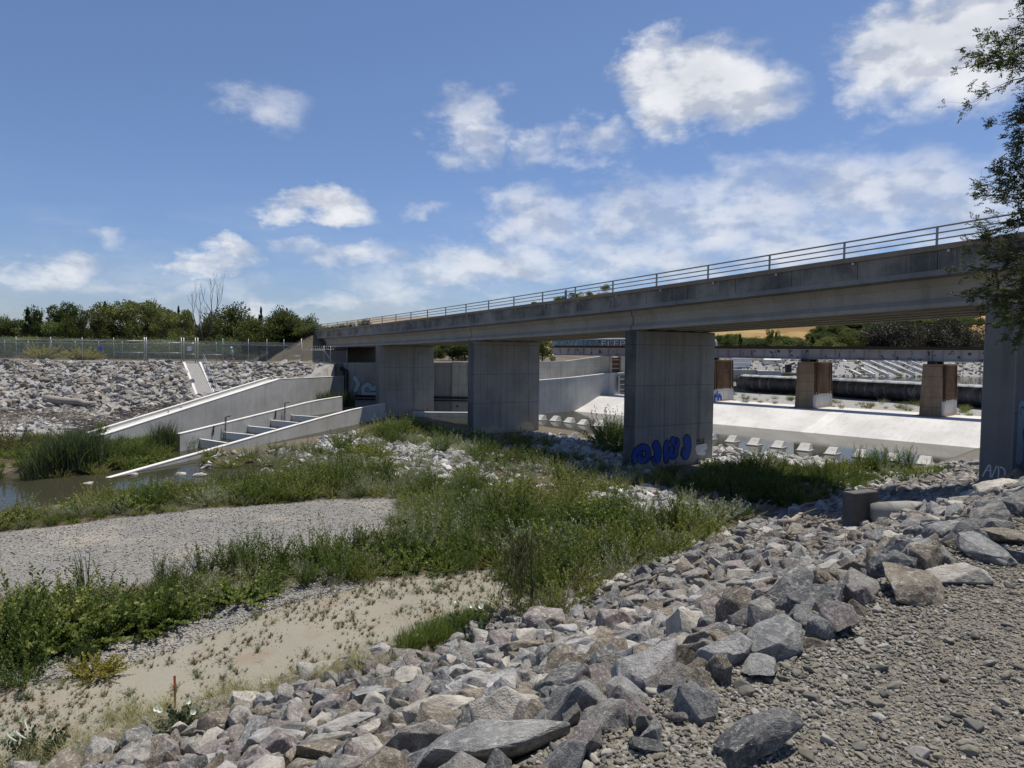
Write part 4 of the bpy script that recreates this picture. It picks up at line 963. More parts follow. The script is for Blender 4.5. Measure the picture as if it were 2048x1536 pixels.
def rock_mat(name, c0, c1, mult=1.0, rndvar=0.0, cols=None, bd=.03):
    m, t = new_mat(name); tc = t.n('ShaderNodeTexCoord'); c = tc.outputs['Object']; oi = t.n('ShaderNodeObjectInfo')
    c = t.vm('ADD', c, t.vm('SCALE', (17.3, 9.1, 4.7), oi.outputs['Random']))
    a = t.noise(c, 1.3, 7, .62); b = t.noise(c, 6.0, 6, .68); f = t.noise(c, 26, 4, .6)
    col = t.mix(t.ramp(a, .38, .62), c0, c1)
    if cols:
        x = oi.outputs['Random']
        cr = t.n('ShaderNodeValToRGB', i_0=x); cr.color_ramp.interpolation = 'CONSTANT'; els = cr.color_ramp.elements
        els[0].position = 0; els[0].color = (*cols[0], 1); els[1].position = 1/len(cols); els[1].color = (*cols[1], 1)
        for i in range(2, len(cols)): e_ = els.new(i/len(cols)); e_.color = (*cols[i], 1)
        col = t.mix(t.ramp(a, .25, .75), t.mix(1.0, cr.outputs[0], (.72,.72,.72), 'MULTIPLY'), t.mix(1.0, cr.outputs[0], (1.2,1.2,1.2), 'MULTIPLY'))
    stain = t.ramp(t.noise(c, 2.2, 5, .6), .60, .74)
    col = t.mix(t.m('MULTIPLY', stain, .55), col, (.25,.175,.105))
    wc = t.vm('ADD', c, t.vm('SCALE', t.noise(c, 2.5, 4, .6, col=True), .9))
    vein = t.m('SUBTRACT', 1.0, t.ramp(t.vor(wc, 1.5, 'DISTANCE_TO_EDGE'), .0, .035))
    vein2 = t.m('SUBTRACT', 1.0, t.ramp(t.m('ABSOLUTE', t.m('SUBTRACT', t.noise(c, 3.2, 6, .7), .5)), .0, .012))
    col = t.mix(t.m('MULTIPLY', t.m('MAXIMUM', vein, vein2), t.m('MULTIPLY', t.ramp(b, .42, .62), .75)), col, (.58,.575,.55))
    col = t.mix(t.m('MULTIPLY', t.ramp(b, .52, .68), .75), col, (.52,.51,.485)); col = t.mix(t.m('MULTIPLY', t.ramp(b, .28, .42), -.35), col, (.08,.08,.08))
    col = t.mix(t.m('MULTIPLY', t.ramp(b, .46, .30), .6), col, (.08,.076,.068))
    col = t.mix(t.m('MULTIPLY', t.m('SUBTRACT', f, .5), .5), col, (.8,.8,.78))
    if mult != 1.0: col = t.mix(1.0, col, (mult, mult, mult), 'MULTIPLY')
    h = t.m('ADD', t.m('MULTIPLY', b, .6), t.m('ADD', t.m('MULTIPLY', f, .25), t.m('MULTIPLY', a, .5)))
    finish(t, col, .9, t.bump(h, 1.0, bd*1.5), .2); return m
RM = {k: rock_mat('rock_'+k.replace(' ', '_'), *v, .84) for k, v in ROCK_COLS.items()}
def mean(k): a, b = ROCK_COLS[k]; return tuple((x+y)/2 for x, y in zip(a, b))
m_rock_mix = rock_mat('rock_mixed', (.3,.3,.3), (.4,.4,.4), .84, cols=[mean(k) for k in ('mid grey','brown','dark grey','pale grey','brown','mid grey','purplish','cream','bluish grey')])
m_rock_pale = rock_mat('rock_bleached', (.3,.3,.3), (.4,.4,.4), .80, cols=[mean(k) for k in ('pale grey','mid grey','brown','cream','brown','pale grey','mid grey')])
m_rock_white = rock_mat('rock_white', (.3,.3,.3), (.4,.4,.4), .86, cols=[(.24,.235,.225),(.40,.39,.375),(.56,.55,.53),(.33,.325,.31),(.64,.63,.61),(.46,.45,.43)], bd=.02)
m_gravel = None
NR = 12
small_gravel = []
near_rocks = [rock_mesh('rock', 100+i, 4, rnd.choice([1, .85, 1.15]), rnd.choice([16, 26, 40])) for i in range(NR)]
mid_rocks = []
for i in range(10):
    me = rock_mesh('stone', 300+i, 3, 1.0, 18); me.materials.append(m_rock_mix); mid_rocks.append(me)
small_pale = []; small_white = []
for i in range(8):
    me = rock_mesh('stone', 400+i, 3, .8, 16); me.materials.append(m_rock_pale); small_pale.append(me)
    me = me.copy(); me.materials.clear(); me.materials.append(m_rock_white); small_white.append(me)
class Grid:
    def __init__(s, c): s.c = c; s.d = {}
    def ok(s, x, y, r, k=.8):
        i, j = int(x//s.c), int(y//s.c)
        for a in range(i-2, i+3):
            for b in range(j-2, j+3):
                for (px, py, pr) in s.d.get((a, b), ()):
                    if (px-x)**2+(py-y)**2 < (k*(pr+r))**2: return False
        return True
    def put(s, x, y, r): s.d.setdefault((int(x//s.c), int(y//s.c)), []).append((x, y, r))
grid = Grid(1.0); ROCKS = []     # x,y,r,colour,(sx,sy,sz),rot,mesh idx
COLW = ['bluish grey']*2+['mid grey']*6+['dark grey']*5+['pale grey']*3+['brown']*8+['purplish']*4+['cream']*2
# rocks one can recognise: px centre, width, height, colour, yaw
HERO = [(985,1508,290,105,'bluish grey',.1),(880,1440,180,80,'cream',.5),(1210,1325,120,90,'brown',.2),(1545,1290,140,80,'bluish grey',.1),(1825,1178,135,62,'brown',.1),(1715,1190,80,60,'purplish',.4),
        (1680,1250,85,80,'purplish',1.2),(1540,1500,150,120,'dark grey',.9),(1850,1125,80,60,'brown',.3),(1960,1105,105,42,'bluish grey',.1),(1915,1155,95,45,'cream',.1),(1440,1345,70,75,'brown',1.0),(1390,1375,80,70,'brown',.2),
        (1250,1400,90,80,'pale grey',.4),(1165,1400,60,90,'dark grey',.6),(1110,1400,60,90,'bluish grey',.9),(1010,1395,70,60,'brown',.4),(1060,1395,80,70,'brown',.7),(660,1400,90,60,'brown',.1),(740,1400,80,60,'bluish grey',.2),(1340,1380,70,80,'bluish grey',1.2),
        (480,1440,70,70,'mid grey',1.2),(430,1450,50,60,'mid grey',.2),(560,1480,110,60,'pale grey',.1),(640,1500,110,60,'mid grey',.2),(800,1520,120,50,'dark grey',.1),(900,1530,90,40,'brown',.1),(1170,1490,110,70,'purplish',.4),(1300,1260,80,50,'pale grey',.2),(1230,1250,75,60,'purplish',.3),
        (1300,1455,60,70,'pale grey',.6),(1640,1260,60,60,'bluish grey',.4),(1520,1345,75,45,'pale grey',.1),(1430,1270,80,50,'purplish',.1),(1570,1225,70,45,'bluish grey',.1),(1150,1300,80,50,'mid grey',.1),(1090,1240,90,50,'purplish',.2),(1040,1300,90,40,'brown',.1),(980,1310,80,50,'dark grey',.3),(1330,1300,70,60,'mid grey',.4),
        (700,1460,130,55,'pale grey',.1),(760,1490,110,60,'brown',.3),(850,1480,80,50,'purplish',.3),(560,1430,60,55,'bluish grey',.4),(1390,1420,70,90,'bluish grey',.5),(2010,1075,80,40,'brown',.1),(1990,985,90,28,'cream',.1),(2030,1110,60,40,'dark grey',.2)]
for (x, y, wd, hg, colr, yaw) in HERO:
    p = hit(x, min(y+hg*.2, 1560)); dist = (p-Vector((0,0,EYE))).length; r = wd/2*dist/FPX*1.12
    ROCKS.append((p.x, p.y, r, colr, (1, .75, min(1.5, max(.42, hg/wd*1.15))), (rnd.uniform(-.2,.2), rnd.uniform(-.2,.2), yaw), rnd.randrange(NR), .25)); grid.put(p.x, p.y, r)
cand = []
for _ in range(80000):
    m = rnd.uniform(-14, 47); n = rnd.uniform(1.6, 13.3); x, y = mn(m, n)
    u = rnd.random(); near_f = max(0, 1-math.hypot(x, y)/16)
    r = (.085+.16*u**1.6) if rnd.random() < .95 else rnd.uniform(.22, .36)
    if math.hypot(x, y) < 6: r *= .85
    if m > 6 and n < 5: r *= .72
    if n < 1.42+r*.35: continue
    cand.append((r, x, y, n))
cand.sort(reverse=True)
for r, x, y, n in cand:
    if n > 12.6 and rnd.random() < .6: continue
    if math.hypot(x, y) < 1.4 or (x > 1.2 and y < 1.3): continue
    lx, ly = to_bridge(x, y)
    if -.4 < lx < 6.7 and -20.3 < ly < -18.8: continue
    if grid.ok(x, y, r, .70):
        grid.put(x, y, r)
        ROCKS.append((x, y, r, rnd.choice(COLW), (1, rnd.uniform(.75,1), rnd.uniform(.8,1.2)), (rnd.uniform(-.6,.6), rnd.uniform(-.6,.6), rnd.uniform(0, 6.28)), rnd.randrange(NR), .10))
xa = np.array([q[0] for q in ROCKS]); ya = np.array([q[1] for q in ROCKS]); ra = np.array([q[2] for q in ROCKS])
zr = terr(xa, ya); gp = .3
gxs = (terr(xa+gp, ya)-terr(xa-gp, ya))/(2*gp); gys = (terr(xa, ya+gp)-terr(xa, ya-gp))/(2*gp)
PX, PY, PD = to_px(xa, ya, zr); app = ra/np.maximum(PD, .5)*FPX
vis = (PD > .8) & (PX > -40) & (PX < 2090) & (PY < 1580) & (PY > 900)
order = sorted(np.nonzero(vis)[0], key=lambda i: -app[i]); indiv = set(int(i) for i in order[:292])
def place_of(x, y, n):
    if y > 1440: return 'along the bottom edge'
    if n < 3.2 and x > 1400: return 'at the edge of the pebble pad'
    if x > 1560 and y < 1110: return 'near the outfall pipe'
    if n > 10.5: return 'at the weedy slope foot'
    if x < 1000: return 'on the slope left of the big slab'
    if n > 6: return 'on the middle bank slope'
    return 'on the upper bank slope'
cells = {}
for i in indiv:
    q = ROCKS[i]; key = (('large ' if app[i] > 44 else 'small '), q[3], place_of(PX[i], PY[i], nc(q[0], q[1]))); cells.setdefault(key, []).append(i)
def rock_rot(i):
    q = ROCKS[i]; tilt = Vector((-gxs[i], -gys[i], 1)).to_track_quat('Z', 'Y'); return (tilt @ Euler(q[5]).to_quaternion()).to_euler()
for key, ids in cells.items():
    ids.sort(key=lambda i: PX[i])
    for k, i in enumerate(ids):
        q = ROCKS[i]; o = bpy.data.objects.new('riprap_rock', near_rocks[q[6]]); COL.objects.link(o)
        if not near_rocks[q[6]].materials: near_rocks[q[6]].materials.append(RM['mid grey'])
        o.material_slots[0].link = 'OBJECT'; o.material_slots[0].material = RM[q[3]]
        o.location = (q[0], q[1], zr[i]+q[2]*q[7]); o.scale = tuple(q[2]*s for s in q[4]); o.rotation_euler = rock_rot(i)
        which = '' if len(ids) == 1 else ', %s from the left' % ordinal(k)
        tag(o, key[0]+key[1]+' rock '+key[2]+which, 'rock', 'riprap rocks on the near bank')
rest = [i for i in range(len(ROCKS)) if i not in indiv]
P = [(ROCKS[i][0], ROCKS[i][1], zr[i]+ROCKS[i][2]*ROCKS[i][7]) for i in rest]
rot = [tuple(rock_rot(i)) for i in rest]; scl = [tuple(ROCKS[i][2]*s for s in ROCKS[i][4]) for i in rest]
# small rubble filling the gaps
for _ in range(9000):
    m = rnd.uniform(-14, 47); n = rnd.uniform(1.7, 13.4); x, y = mn(m, n)
    if math.hypot(x, y) < 1.2 or (x > 1.0 and y < 1.2): continue
    P.append((x, y, 0)); r = rnd.uniform(.05, .14); scl.append((r, r*.9, r*.9)); rot.append((rnd.uniform(-3,3), rnd.uniform(-3,3), rnd.uniform(-3,3)))
P = np.array(P); k0 = len(rest); P[k0:, 2] = terr(P[k0:, 0], P[k0:, 1])+.03
scatter('rubble', mid_rocks, P, rot, scl, nprnd.randint(0, 10, len(P)), 'loose riprap rubble filling the near bank')
print('rocks', len(ROCKS), 'indiv', len(indiv))

# pebbles on the pad
def pebble_mat(name, cols):
    m, t = new_mat(name); c = t.n('ShaderNodeTexCoord').outputs['Object']; oi = t.n('ShaderNodeObjectInfo')
    cr = t.n('ShaderNodeValToRGB', i_0=oi.outputs['Random']); cr.color_ramp.interpolation = 'CONSTANT'; els = cr.color_ramp.elements
    els[0].position = 0; els[0].color = (*cols[0], 1); els[1].position = 1/len(cols); els[1].color = (*cols[1], 1)
    for i in range(2, len(cols)): e_ = els.new(i/len(cols)); e_.color = (*cols[i], 1)
    a = t.noise(t.vm('ADD', c, t.vm('SCALE', (9.3, 7.1, 3.7), oi.outputs['Random'])), 2.5, 5, .6)
    finish(t, t.mix(a, t.mix(1.0, cr.outputs[0], (.72,.72,.72), 'MULTIPLY'), t.mix(1.0, cr.outputs[0], (1.25,1.25,1.25), 'MULTIPLY')), .85, None, .25); return m
m_peb = pebble_mat('pebble', [(.20,.186,.155),(.16,.15,.128),(.23,.215,.182),(.13,.125,.111),(.212,.19,.148),(.31,.295,.262),(.18,.164,.128)])
pebs = []
for i in range(8):
    me = rock_mesh('pebble', 700+i, 3, .8, 3, .015, smooth_=(i < 6)); me.materials.append(m_peb); pebs.append(me)
P = []; S = []
PADN = 1.95
def pad_pt():
    while True:
        y = 1.2+9.5*rnd.random()**1.7; x = rnd.uniform(-.2, .80)*y+.2
        n = nc(x, y)
        if n < PADN and x > 0 and x < 7.5: return x, y, n
for _ in range(60000):
    x, y, n = pad_pt(); r = .0042+.0115*rnd.random()**2.2+(.009*rnd.random() if n > 1.25 else 0)
    if rnd.random() < .008: r = rnd.uniform(.02, .045)
    P.append((x, y, .0)); S.append((r, r*rnd.uniform(.7,1), r*rnd.uniform(.8,1.25)))
P = np.array(P); P[:, 2] = terr(P[:, 0], P[:, 1])+np.array(S)[:, 2]*.3
scatter('pebbles', pebs, P, np.column_stack([nprnd.uniform(-.4,.4,len(P)), nprnd.uniform(-.4,.4,len(P)), nprnd.uniform(0,6.28,len(P))]), S, nprnd.randint(0, 8, len(P)), 'rounded pebbles covering the level pad')

def poly_pts(Pg, n):
    xs = [p[0] for p in Pg]; ys = [p[1] for p in Pg]; out = np.zeros((0, 2)); 
    while len(out) < n:
        c = np.column_stack([nprnd.uniform(min(xs), max(xs), n*4), nprnd.uniform(min(ys), max(ys), n*4)]); out = np.vstack([out, c[inside(Pg, c[:, 0], c[:, 1])]])
    return out[:n]
def rocks_on(name, protos, pts, rs, label, sink=.15):
    z = terr(pts[:, 0], pts[:, 1])+rs*sink; n = len(pts)
    scatter(name, protos, np.column_stack([pts, z]), np.column_stack([nprnd.uniform(-.7,.7,n), nprnd.uniform(-.7,.7,n), nprnd.uniform(0,6.28,n)]), np.column_stack([rs, rs*nprnd.uniform(.7,1,n), rs*nprnd.uniform(.7,1.1,n)]), nprnd.randint(0, len(protos), n), label)
# gravel bar stones
m_gravel = pebble_mat('bar_gravel', [(.225,.218,.20),(.31,.30,.275),(.17,.165,.155),(.40,.39,.365),(.27,.26,.235)])
for i in range(5):
    me = pebs[i].copy(); me.materials.clear(); me.materials.append(m_gravel); small_gravel.append(me)
g1 = np.vstack([poly_pts(GRAV, 16000), poly_pts(GRAV2, 7000)]); rocks_on('gravel', small_gravel, g1, .012+.035*nprnd.rand(len(g1))**2, 'grey gravel of the bar', .3)
# bleached rocks among the weeds
wp_ = []; wr_ = []
for Pg, cnt, rr_ in zip(RK, (300, 900, 1000, 800, 800, 500), (.26, .30, .34, .30, .34, .3)):
    a = poly_pts(Pg, cnt); wp_.append(a); wr_.append(.06+rr_*1.25*nprnd.rand(cnt)**2.4)
a = poly_pts(V3, 2800); wp_.append(a); wr_.append(.06+.24*nprnd.rand(2800)**2.2)
wp_ = np.vstack(wp_); wr_ = np.concatenate(wr_)
rocks_on('rubble', small_white, wp_, wr_, 'bleached rocks lying among the weeds of the creek bed')
# far bank stones
pts = []; rs = []
while len(pts) < 5200:
    x = rnd.uniform(-72, -21); y = rnd.uniform(64.5, 79.9)
    if x > float(w1x(y))-1.3: continue
    pts.append((x, y)); rs.append(.14+.42*rnd.random()**2.6)
STX = [D(383, 725, 79.5), D(428, 792, 68.0)]
def on_stairs(x, y): u_ = (79.5-y)/11.5; return -.1 < u_ < 1.1 and abs(x-(STX[0].x+(STX[1].x-STX[0].x)*u_)) < 1.2
keep = [i for i, p in enumerate(pts) if not on_stairs(*p)]
pts = np.array(pts)[keep]; rs = np.array(rs)[keep]; rocks_on('rubble', small_pale, pts, rs, 'bleached riprap stones covering the far bank slope')
pts = []; rs = []
while len(pts) < 2600:
    x = rnd.uniform(-62, -24); y = rnd.uniform(48.5, 66)
    if x > float(w1x(y))-1.3: continue
    pts.append((x, y)); rs.append(.06+.34*rnd.random()**3)
rocks_on('rubble', small_white, np.array(pts), np.array(rs), 'pale stones scattered on the shelf above the pond')
# far bank upstream
pts = []; 
while len(pts) < 3200:
    x = rnd.uniform(12, 110); y = rnd.uniform(88, 150); s_ = float(sd(QP, np.array([x]), np.array([y]))[0])
    if .2 < s_ < 13: pts.append((x, y))
rocks_on('rubble', mid_rocks, np.array(pts), .12+.28*nprnd.rand(3200)**2, 'stones on the far bank above the reservoir')
# stones at the water edge of W3 and pool
# ================================================================ PLANTS
def leaf_mat(name, c0, c1, trans=.35, hue=0.12):
    m, t = new_mat(name); oi = t.n('ShaderNodeObjectInfo'); at = t.n('ShaderNodeAttribute', attribute_name='tint')
    f = t.m('ADD', t.m('MULTIPLY', at.outputs['Fac'], .75), t.m('MULTIPLY', t.m('SUBTRACT', oi.outputs['Random'], .2), .6))
    col = t.mix(f, c0, c1)
    d = t.n('ShaderNodeBsdfPrincipled'); t.set(d.inputs['Base Color'], col); d.inputs['Roughness'].default_value = .55; d.inputs['Specular IOR Level'].default_value = .25
    tr = t.n('ShaderNodeBsdfTranslucent', i_Color=t.mix(1.0, col, (1.1,1.25,.6), 'MULTIPLY'))
    mx = t.n('ShaderNodeMixShader', i_0=trans); t.set(mx.inputs[1], d); t.set(mx.inputs[2], tr)
    o = t.n('ShaderNodeOutputMaterial'); t.set(o.inputs[0], mx); return m
LM = {'olive': leaf_mat('leaf_olive', (.07,.08,.024), (.29,.295,.095)), 'green': leaf_mat('leaf_green', (.036,.056,.014), (.13,.17,.045)), 'bright': leaf_mat('leaf_bright', (.08,.11,.03), (.23,.27,.085)),
      'sage': leaf_mat('leaf_sage', (.14,.15,.095), (.36,.37,.26), .2), 'silver': leaf_mat('leaf_silver', (.14,.16,.11), (.34,.36,.28), .15), 'reed': leaf_mat('leaf_reed', (.035,.052,.026), (.115,.135,.07)),
      'dark': leaf_mat('leaf_dark', (.012,.02,.008), (.04,.055,.02), .2), 'brown': leaf_mat('leaf_brown', (.13,.09,.05), (.27,.20,.12), .2), 'yellow': leaf_mat('leaf_yellow', (.22,.19,.05), (.46,.40,.12), .3),
      'pale': leaf_mat('leaf_pale_grass', (.26,.235,.12), (.46,.42,.25), .3), 'datura': leaf_mat('leaf_datura', (.035,.055,.03), (.085,.12,.065), .2), 'willowdark': leaf_mat('leaf_willow_dark', (.05,.055,.025), (.16,.155,.07), .25), 'white': leaf_mat('petal_white', (.75,.75,.72), (.82,.82,.8), .3),
      'tree': leaf_mat('leaf_tree', (.025,.04,.014), (.13,.17,.05), .3), 'treeolive': leaf_mat('leaf_tree_olive', (.045,.05,.018), (.20,.21,.075), .3), 'ash': leaf_mat('leaf_ash', (.028,.027,.022), (.075,.07,.055), .2), 'locust': leaf_mat('leaf_locust', (.03,.042,.012), (.12,.135,.045), .35)}
m_bark = flat_mat('bark', (.10,.08,.06), .9, scale=12); m_bark_grey = flat_mat('bark_grey', (.05,.043,.036), .9, scale=12)
class Leaves:
    def __init__(s, r): s.V = []; s.F = []; s.T = []; s.r = r; s.n = 0
    def leaf(s, p, d, L, W, fold=.25, tint=None):
        r = s.r; d = d/ (np.linalg.norm(d)+1e-9); a = np.cross(d, r.normal(size=3)); a /= (np.linalg.norm(a)+1e-9); nn_ = np.cross(d, a)
        m = p+d*L*.5-nn_*fold*W
        s.V += [p, m+a*W*.5, p+d*L, m-a*W*.5]; b = s.n; s.F.append((b, b+1, b+2, b+3)); s.n += 4
        tv = r.rand() if tint is None else tint; s.T += [tv]*4
    def blade(s, pts, w, tint):
        n = len(pts); b = s.n
        d = np.array([w, 0, 0]); ang_ = s.r.rand()*3.14; d = np.array([math.cos(ang_)*w, math.sin(ang_)*w, 0])
        for i, p in enumerate(pts):
            f = 1-(i/(n-1))**2*.9; s.V += [p-d*f*.5, p+d*f*.5]; s.T += [tint, tint]
        for i in range(n-1): s.F.append((b+2*i, b+2*i+1, b+2*i+3, b+2*i+2))
        s.n += 2*n
    def mesh(s, name, mat):
        me = np_mesh(name, np.array(s.V), np.array(s.F), False, {'tint': ('FLOAT', s.T)}); me.materials.append(mat); return me
def shrub(seed, kind):
    r = np.random.RandomState(seed); L = Leaves(r)
    h, sp, ns, nl, ll, lw, up, mat = dict(
        weed=(1.0,.70,52,36,.075,.036,.62,'olive'), willow=(1.2,.60,48,42,.10,.026,.8,'green'), broad=(.62,.55,44,28,.095,.08,.45,'bright'), sage=(.75,.6,55,32,.075,.022,.6,'sage'),
        silver=(.8,.55,46,30,.085,.030,.7,'silver'), thin=(.95,.45,30,24,.085,.014,.85,'sage'), brown=(.6,.4,34,22,.05,.015,.7,'brown'), yellow=(.55,.45,80,40,.05,.035,.7,'yellow'), tall=(1.25,.35,38,46,.10,.018,.97,'green'), datura=(.42,.5,34,16,.10,.065,.35,'datura'))[kind]
    for i in range(ns):
        a = r.rand()*6.283; b0 = r.rand()**.5*sp*.35; p = np.array([math.cos(a)*b0, math.sin(a)*b0, 0]); hh = h*(.6+.5*r.rand())
        th = R(dict(weed=72, willow=58, broad=84, sage=76, silver=78, thin=50, brown=74, yellow=78, tall=24, datura=86)[kind])*r.rand()**.55; ct_, st_ = math.cos(th), math.sin(th)
        ln_ = hh/math.sqrt((st_*h/(sp*1.25))**2+ct_**2); d = np.array([math.cos(a)*st_, math.sin(a)*st_, ct_])*ln_
        bend = r.normal(size=3)*.10*h+np.array([0,0,.10*h*st_]); ti = .12+.45*r.rand()
        pts = [p+d*u_+bend*u_*u_ for u_ in np.linspace(0, 1, 5)]
        L.blade(pts, .008, .35)
        for k in range(nl):
            u_ = .18+.82*(k+r.rand())/nl; q = p+d*u_+bend*u_*u_
            az_ = r.rand()*6.283; od = np.array([math.cos(az_), math.sin(az_), .3+.9*r.rand()])+d/np.linalg.norm(d)*.5
            L.leaf(q, od, ll*(.6+.7*r.rand())*(1.15-.5*u_), lw*(.7+.6*r.rand()), .25, np.clip(ti+r.uniform(-.2,.3)+.35*q[2]/h, 0, 1))
    return L.mesh(kind+'_foliage', LM[mat])
def reeds(seed, h=2.2, sp=.5, n=170, mat='reed'):
    r = np.random.RandomState(seed); L = Leaves(r)
    for i in range(n):
        a = r.rand()*6.283; b0 = r.rand()**.6*sp; p = np.array([math.cos(a)*b0, math.sin(a)*b0, 0]); hh = h*(.55+.5*r.rand()); ln = r.normal(size=2)*.16*h
        L.blade([p+np.array([ln[0]*u_**2, ln[1]*u_**2, hh*u_*(1-.08*u_)]) for u_ in np.linspace(0, 1, 6)], .03+.012*r.rand(), r.rand())
    return L.mesh('reed_blades', LM[mat])
def tuft(seed, h, sp, n, mat, w=.008):
    r = np.random.RandomState(seed); L = Leaves(r)
    for i in range(n):
        a = r.rand()*6.283; b0 = r.rand()*sp*.3; p = np.array([math.cos(a)*b0, math.sin(a)*b0, 0]); hh = h*(.5+.6*r.rand()); ln = r.normal(size=2)*.5*sp
        L.blade([p+np.array([ln[0]*u_**1.5, ln[1]*u_**1.5, hh*u_]) for u_ in np.linspace(0, 1, 4)], w, r.rand())
        if r.rand() < .6: L.leaf(p+np.array([ln[0]*.7, ln[1]*.7, hh*.75]), r.normal(size=3), min(.03, sp*.25), min(.014, sp*.12))
    return L.mesh('tuft_blades', LM[mat])
KINDS = ['weed','willow','broad','sage','silver','thin','tall','brown']
PROT = {k: [shrub(1000+37*i+11*j, k) for j in range(3)] for i, k in enumerate(KINDS)}
FLAT = [(k, j) for k in KINDS for j in range(3)]
WT = {'V1': dict(weed=5, willow=5, broad=3, sage=4, thin=4, tall=3, brown=.8), 'V2': dict(weed=5, willow=4, sage=3, thin=2, broad=1), 'V3': dict(weed=6, willow=3, sage=5, thin=4, broad=1.5, brown=2), 'V4': dict(weed=3, willow=3, tall=3, sage=1)}
def pickk(z, x=0, y=0):
    ks = list(WT[z].keys()); ws = [WT[z][k]*max(.04, .35+float(wob(np.array([x]), np.array([y]), 1.7, 1.7*KINDS.index(k))[0]))**1.6 for k in ks]; return rnd.choices(ks, ws)[0]
PL = []
pg = Grid(1.0)
rkm = lambda x, y: max(float(sd(Pg, np.array([x]), np.array([y]))[0]) for Pg in RK)
for z, Pg, cnt, minr in (('V1', V1, 620, .40), ('V2', V2, 460, .38), ('V3', V3, 600, .50), ('V4', V4, 240, .42)):
    pts_ = poly_pts(Pg, cnt*2); c_ = 0
    for x, y in pts_:
        if c_ >= cnt: break
        if not pg.ok(x, y, minr, .62): continue
        if z in ('V3', 'V1', 'V4'):
            s_ = rkm(x, y)
            if s_ > 0 and rnd.random() < .62: continue
        if z == 'V3' and rnd.random() < .28+.3*float(wob(np.array([x]), np.array([y]), 1.6, 2.0)[0]): continue
        lx, ly = to_bridge(x, y)
        if -.4 < lx < 6.7 and any(t-1.4 < ly < t+.3 for t in PIERS): continue
        if -1 < lx < 5 and rnd.random() < .2: continue
        if float(sd(POND, np.array([x]), np.array([y]))[0]) > .1 or nc(x, y) < 13.2: continue
        pg.put(x, y, minr); c_ += 1
        k = pickk(z, x, y); s = (.42+.85*rnd.random()**1.6+.42*float(wob(np.array([x]), np.array([y]), 1.0, 5.)[0])+(.35 if rnd.random() < .12 else 0))*(.95 if z == 'V2' else .95 if z == 'V3' else 1.12)
        # tall belt inside V1
        d_in = float(sd(Pg, np.array([x]), np.array([y]))[0])
        s *= .65+.35*min(1, d_in/1.0)
        PL.append((z, k, rnd.randrange(3), x, y, s))
# explicit recognisable bushes (px foot, kind, scale, zone)
EXP = [(1440,1040,'silver',1.5),(1490,1035,'silver',1.25),(1400,1055,'sage',1.3),(1595,1005,'silver',1.3),(1620,1000,'silver',.9),(1335,1105,'sage',1.3),(1240,1150,'thin',1.5),(1260,1140,'thin',1.3),(1200,1175,'thin',1.2),(1195,1180,'brown',1.7),(1165,1195,'brown',1.4),
       (1020,1222,'weed',.8),(1050,1236,'sage',.7),(1085,1232,'weed',.9),(1115,1225,'sage',.9),(1140,1205,'weed',1.2),(1100,1190,'willow',1.5),(1130,1180,'willow',1.4),(460,1150,'tall',1.1),(500,1140,'tall',1.25),(480,1146,'tall',1.1),(330,1178,'tall',1.0),(410,1160,'tall',1.0),(540,1140,'willow',1.1),(150,1290,'broad',1.6),(200,1280,'broad',1.5),(110,1300,'broad',1.4),(290,1255,'broad',1.5),(330,1245,'broad',1.3),(480,1205,'broad',1.2),(1090,1090,'broad',1.2),(880,1120,'broad',1.1),(970,1115,'broad',1.2),
       (20,1330,'willow',1.5),(-10,1310,'willow',1.6),(45,1370,'willow',.8),(170,1330,'tall',.6),(780,1100,'sage',1.2),(850,1110,'silver',.9),(1420,935,'broad',.8),(900,890,'willow',1.2),(880,880,'willow',1.3),(1230,908,'willow',1.9),(1212,895,'willow',2.1),(1235,885,'willow',2.0),(1780,945,'tall',1.5),(1810,950,'tall',1.4),(1750,950,'tall',1.2),(1720,948,'weed',1.1),(1680,955,'weed',1.0),(1840,955,'weed',1.0),
       (770,865,'weed',1.5),(750,872,'weed',1.4),(800,870,'weed',1.3),(720,880,'weed',1.2),(900,845,'weed',.9),(330,965,'weed',.0)]
for x, y, k, s in EXP:
    if s <= 0: continue
    p = hit(x, y); PL.append(('X', k, rnd.randrange(3), p.x, p.y, s))
xa = np.array([q[3] for q in PL]); ya = np.array([q[4] for q in PL]); zp = terr(xa, ya); PX, PY, PD = to_px(xa, ya, zp); ap = np.array([q[5] for q in PL])/np.maximum(PD, 1)
vis = (PX > -60) & (PX < 2100) & (PY > 780)
order = sorted(np.nonzero(vis)[0], key=lambda i: -(ap[i]+(9 if PL[i][0] == 'X' else 0))); indiv = set(int(i) for i in order[:285])
DESC = {'weed': ('leafy_weed', 'olive green leafy weed', 'weed'), 'willow': ('willow_shrub', 'dark green narrow-leaved willow shrub', 'shrub'), 'broad': ('broadleaf_weed', 'low broad-leaved green weed', 'weed'), 'sage': ('sage_bush', 'grey green feathery bush', 'bush'), 'silver': ('silver_bush', 'silvery white-leaved bush', 'bush'), 'thin': ('wispy_bush', 'wispy grey-green stemmed bush', 'bush'), 'tall': ('upright_weed', 'tall upright green weed clump', 'weed'), 'brown': ('dry_bush', 'brown dried bush', 'bush')}
PLACE = {'V1': 'between sandbank and gravel bar', 'V2': 'between gravel bar and pond', 'V3': 'on the creek bed before the bridge', 'V4': 'beside the weir pool'}
def zplace(z, x, y):
    if z != 'X': return PLACE[z]
    if x > 1300 and y < 1010: return 'beside the weir pool'
    if x > 1050 and y > 1010: return 'at the foot of the stone bank'
    if y < 930: return 'near the bridge piers'
    return 'between sandbank and gravel bar'
cells = {}
for i in indiv:
    z, k = PL[i][:2]; cells.setdefault((k, zplace(z, PX[i], PY[i])), []).append(i)
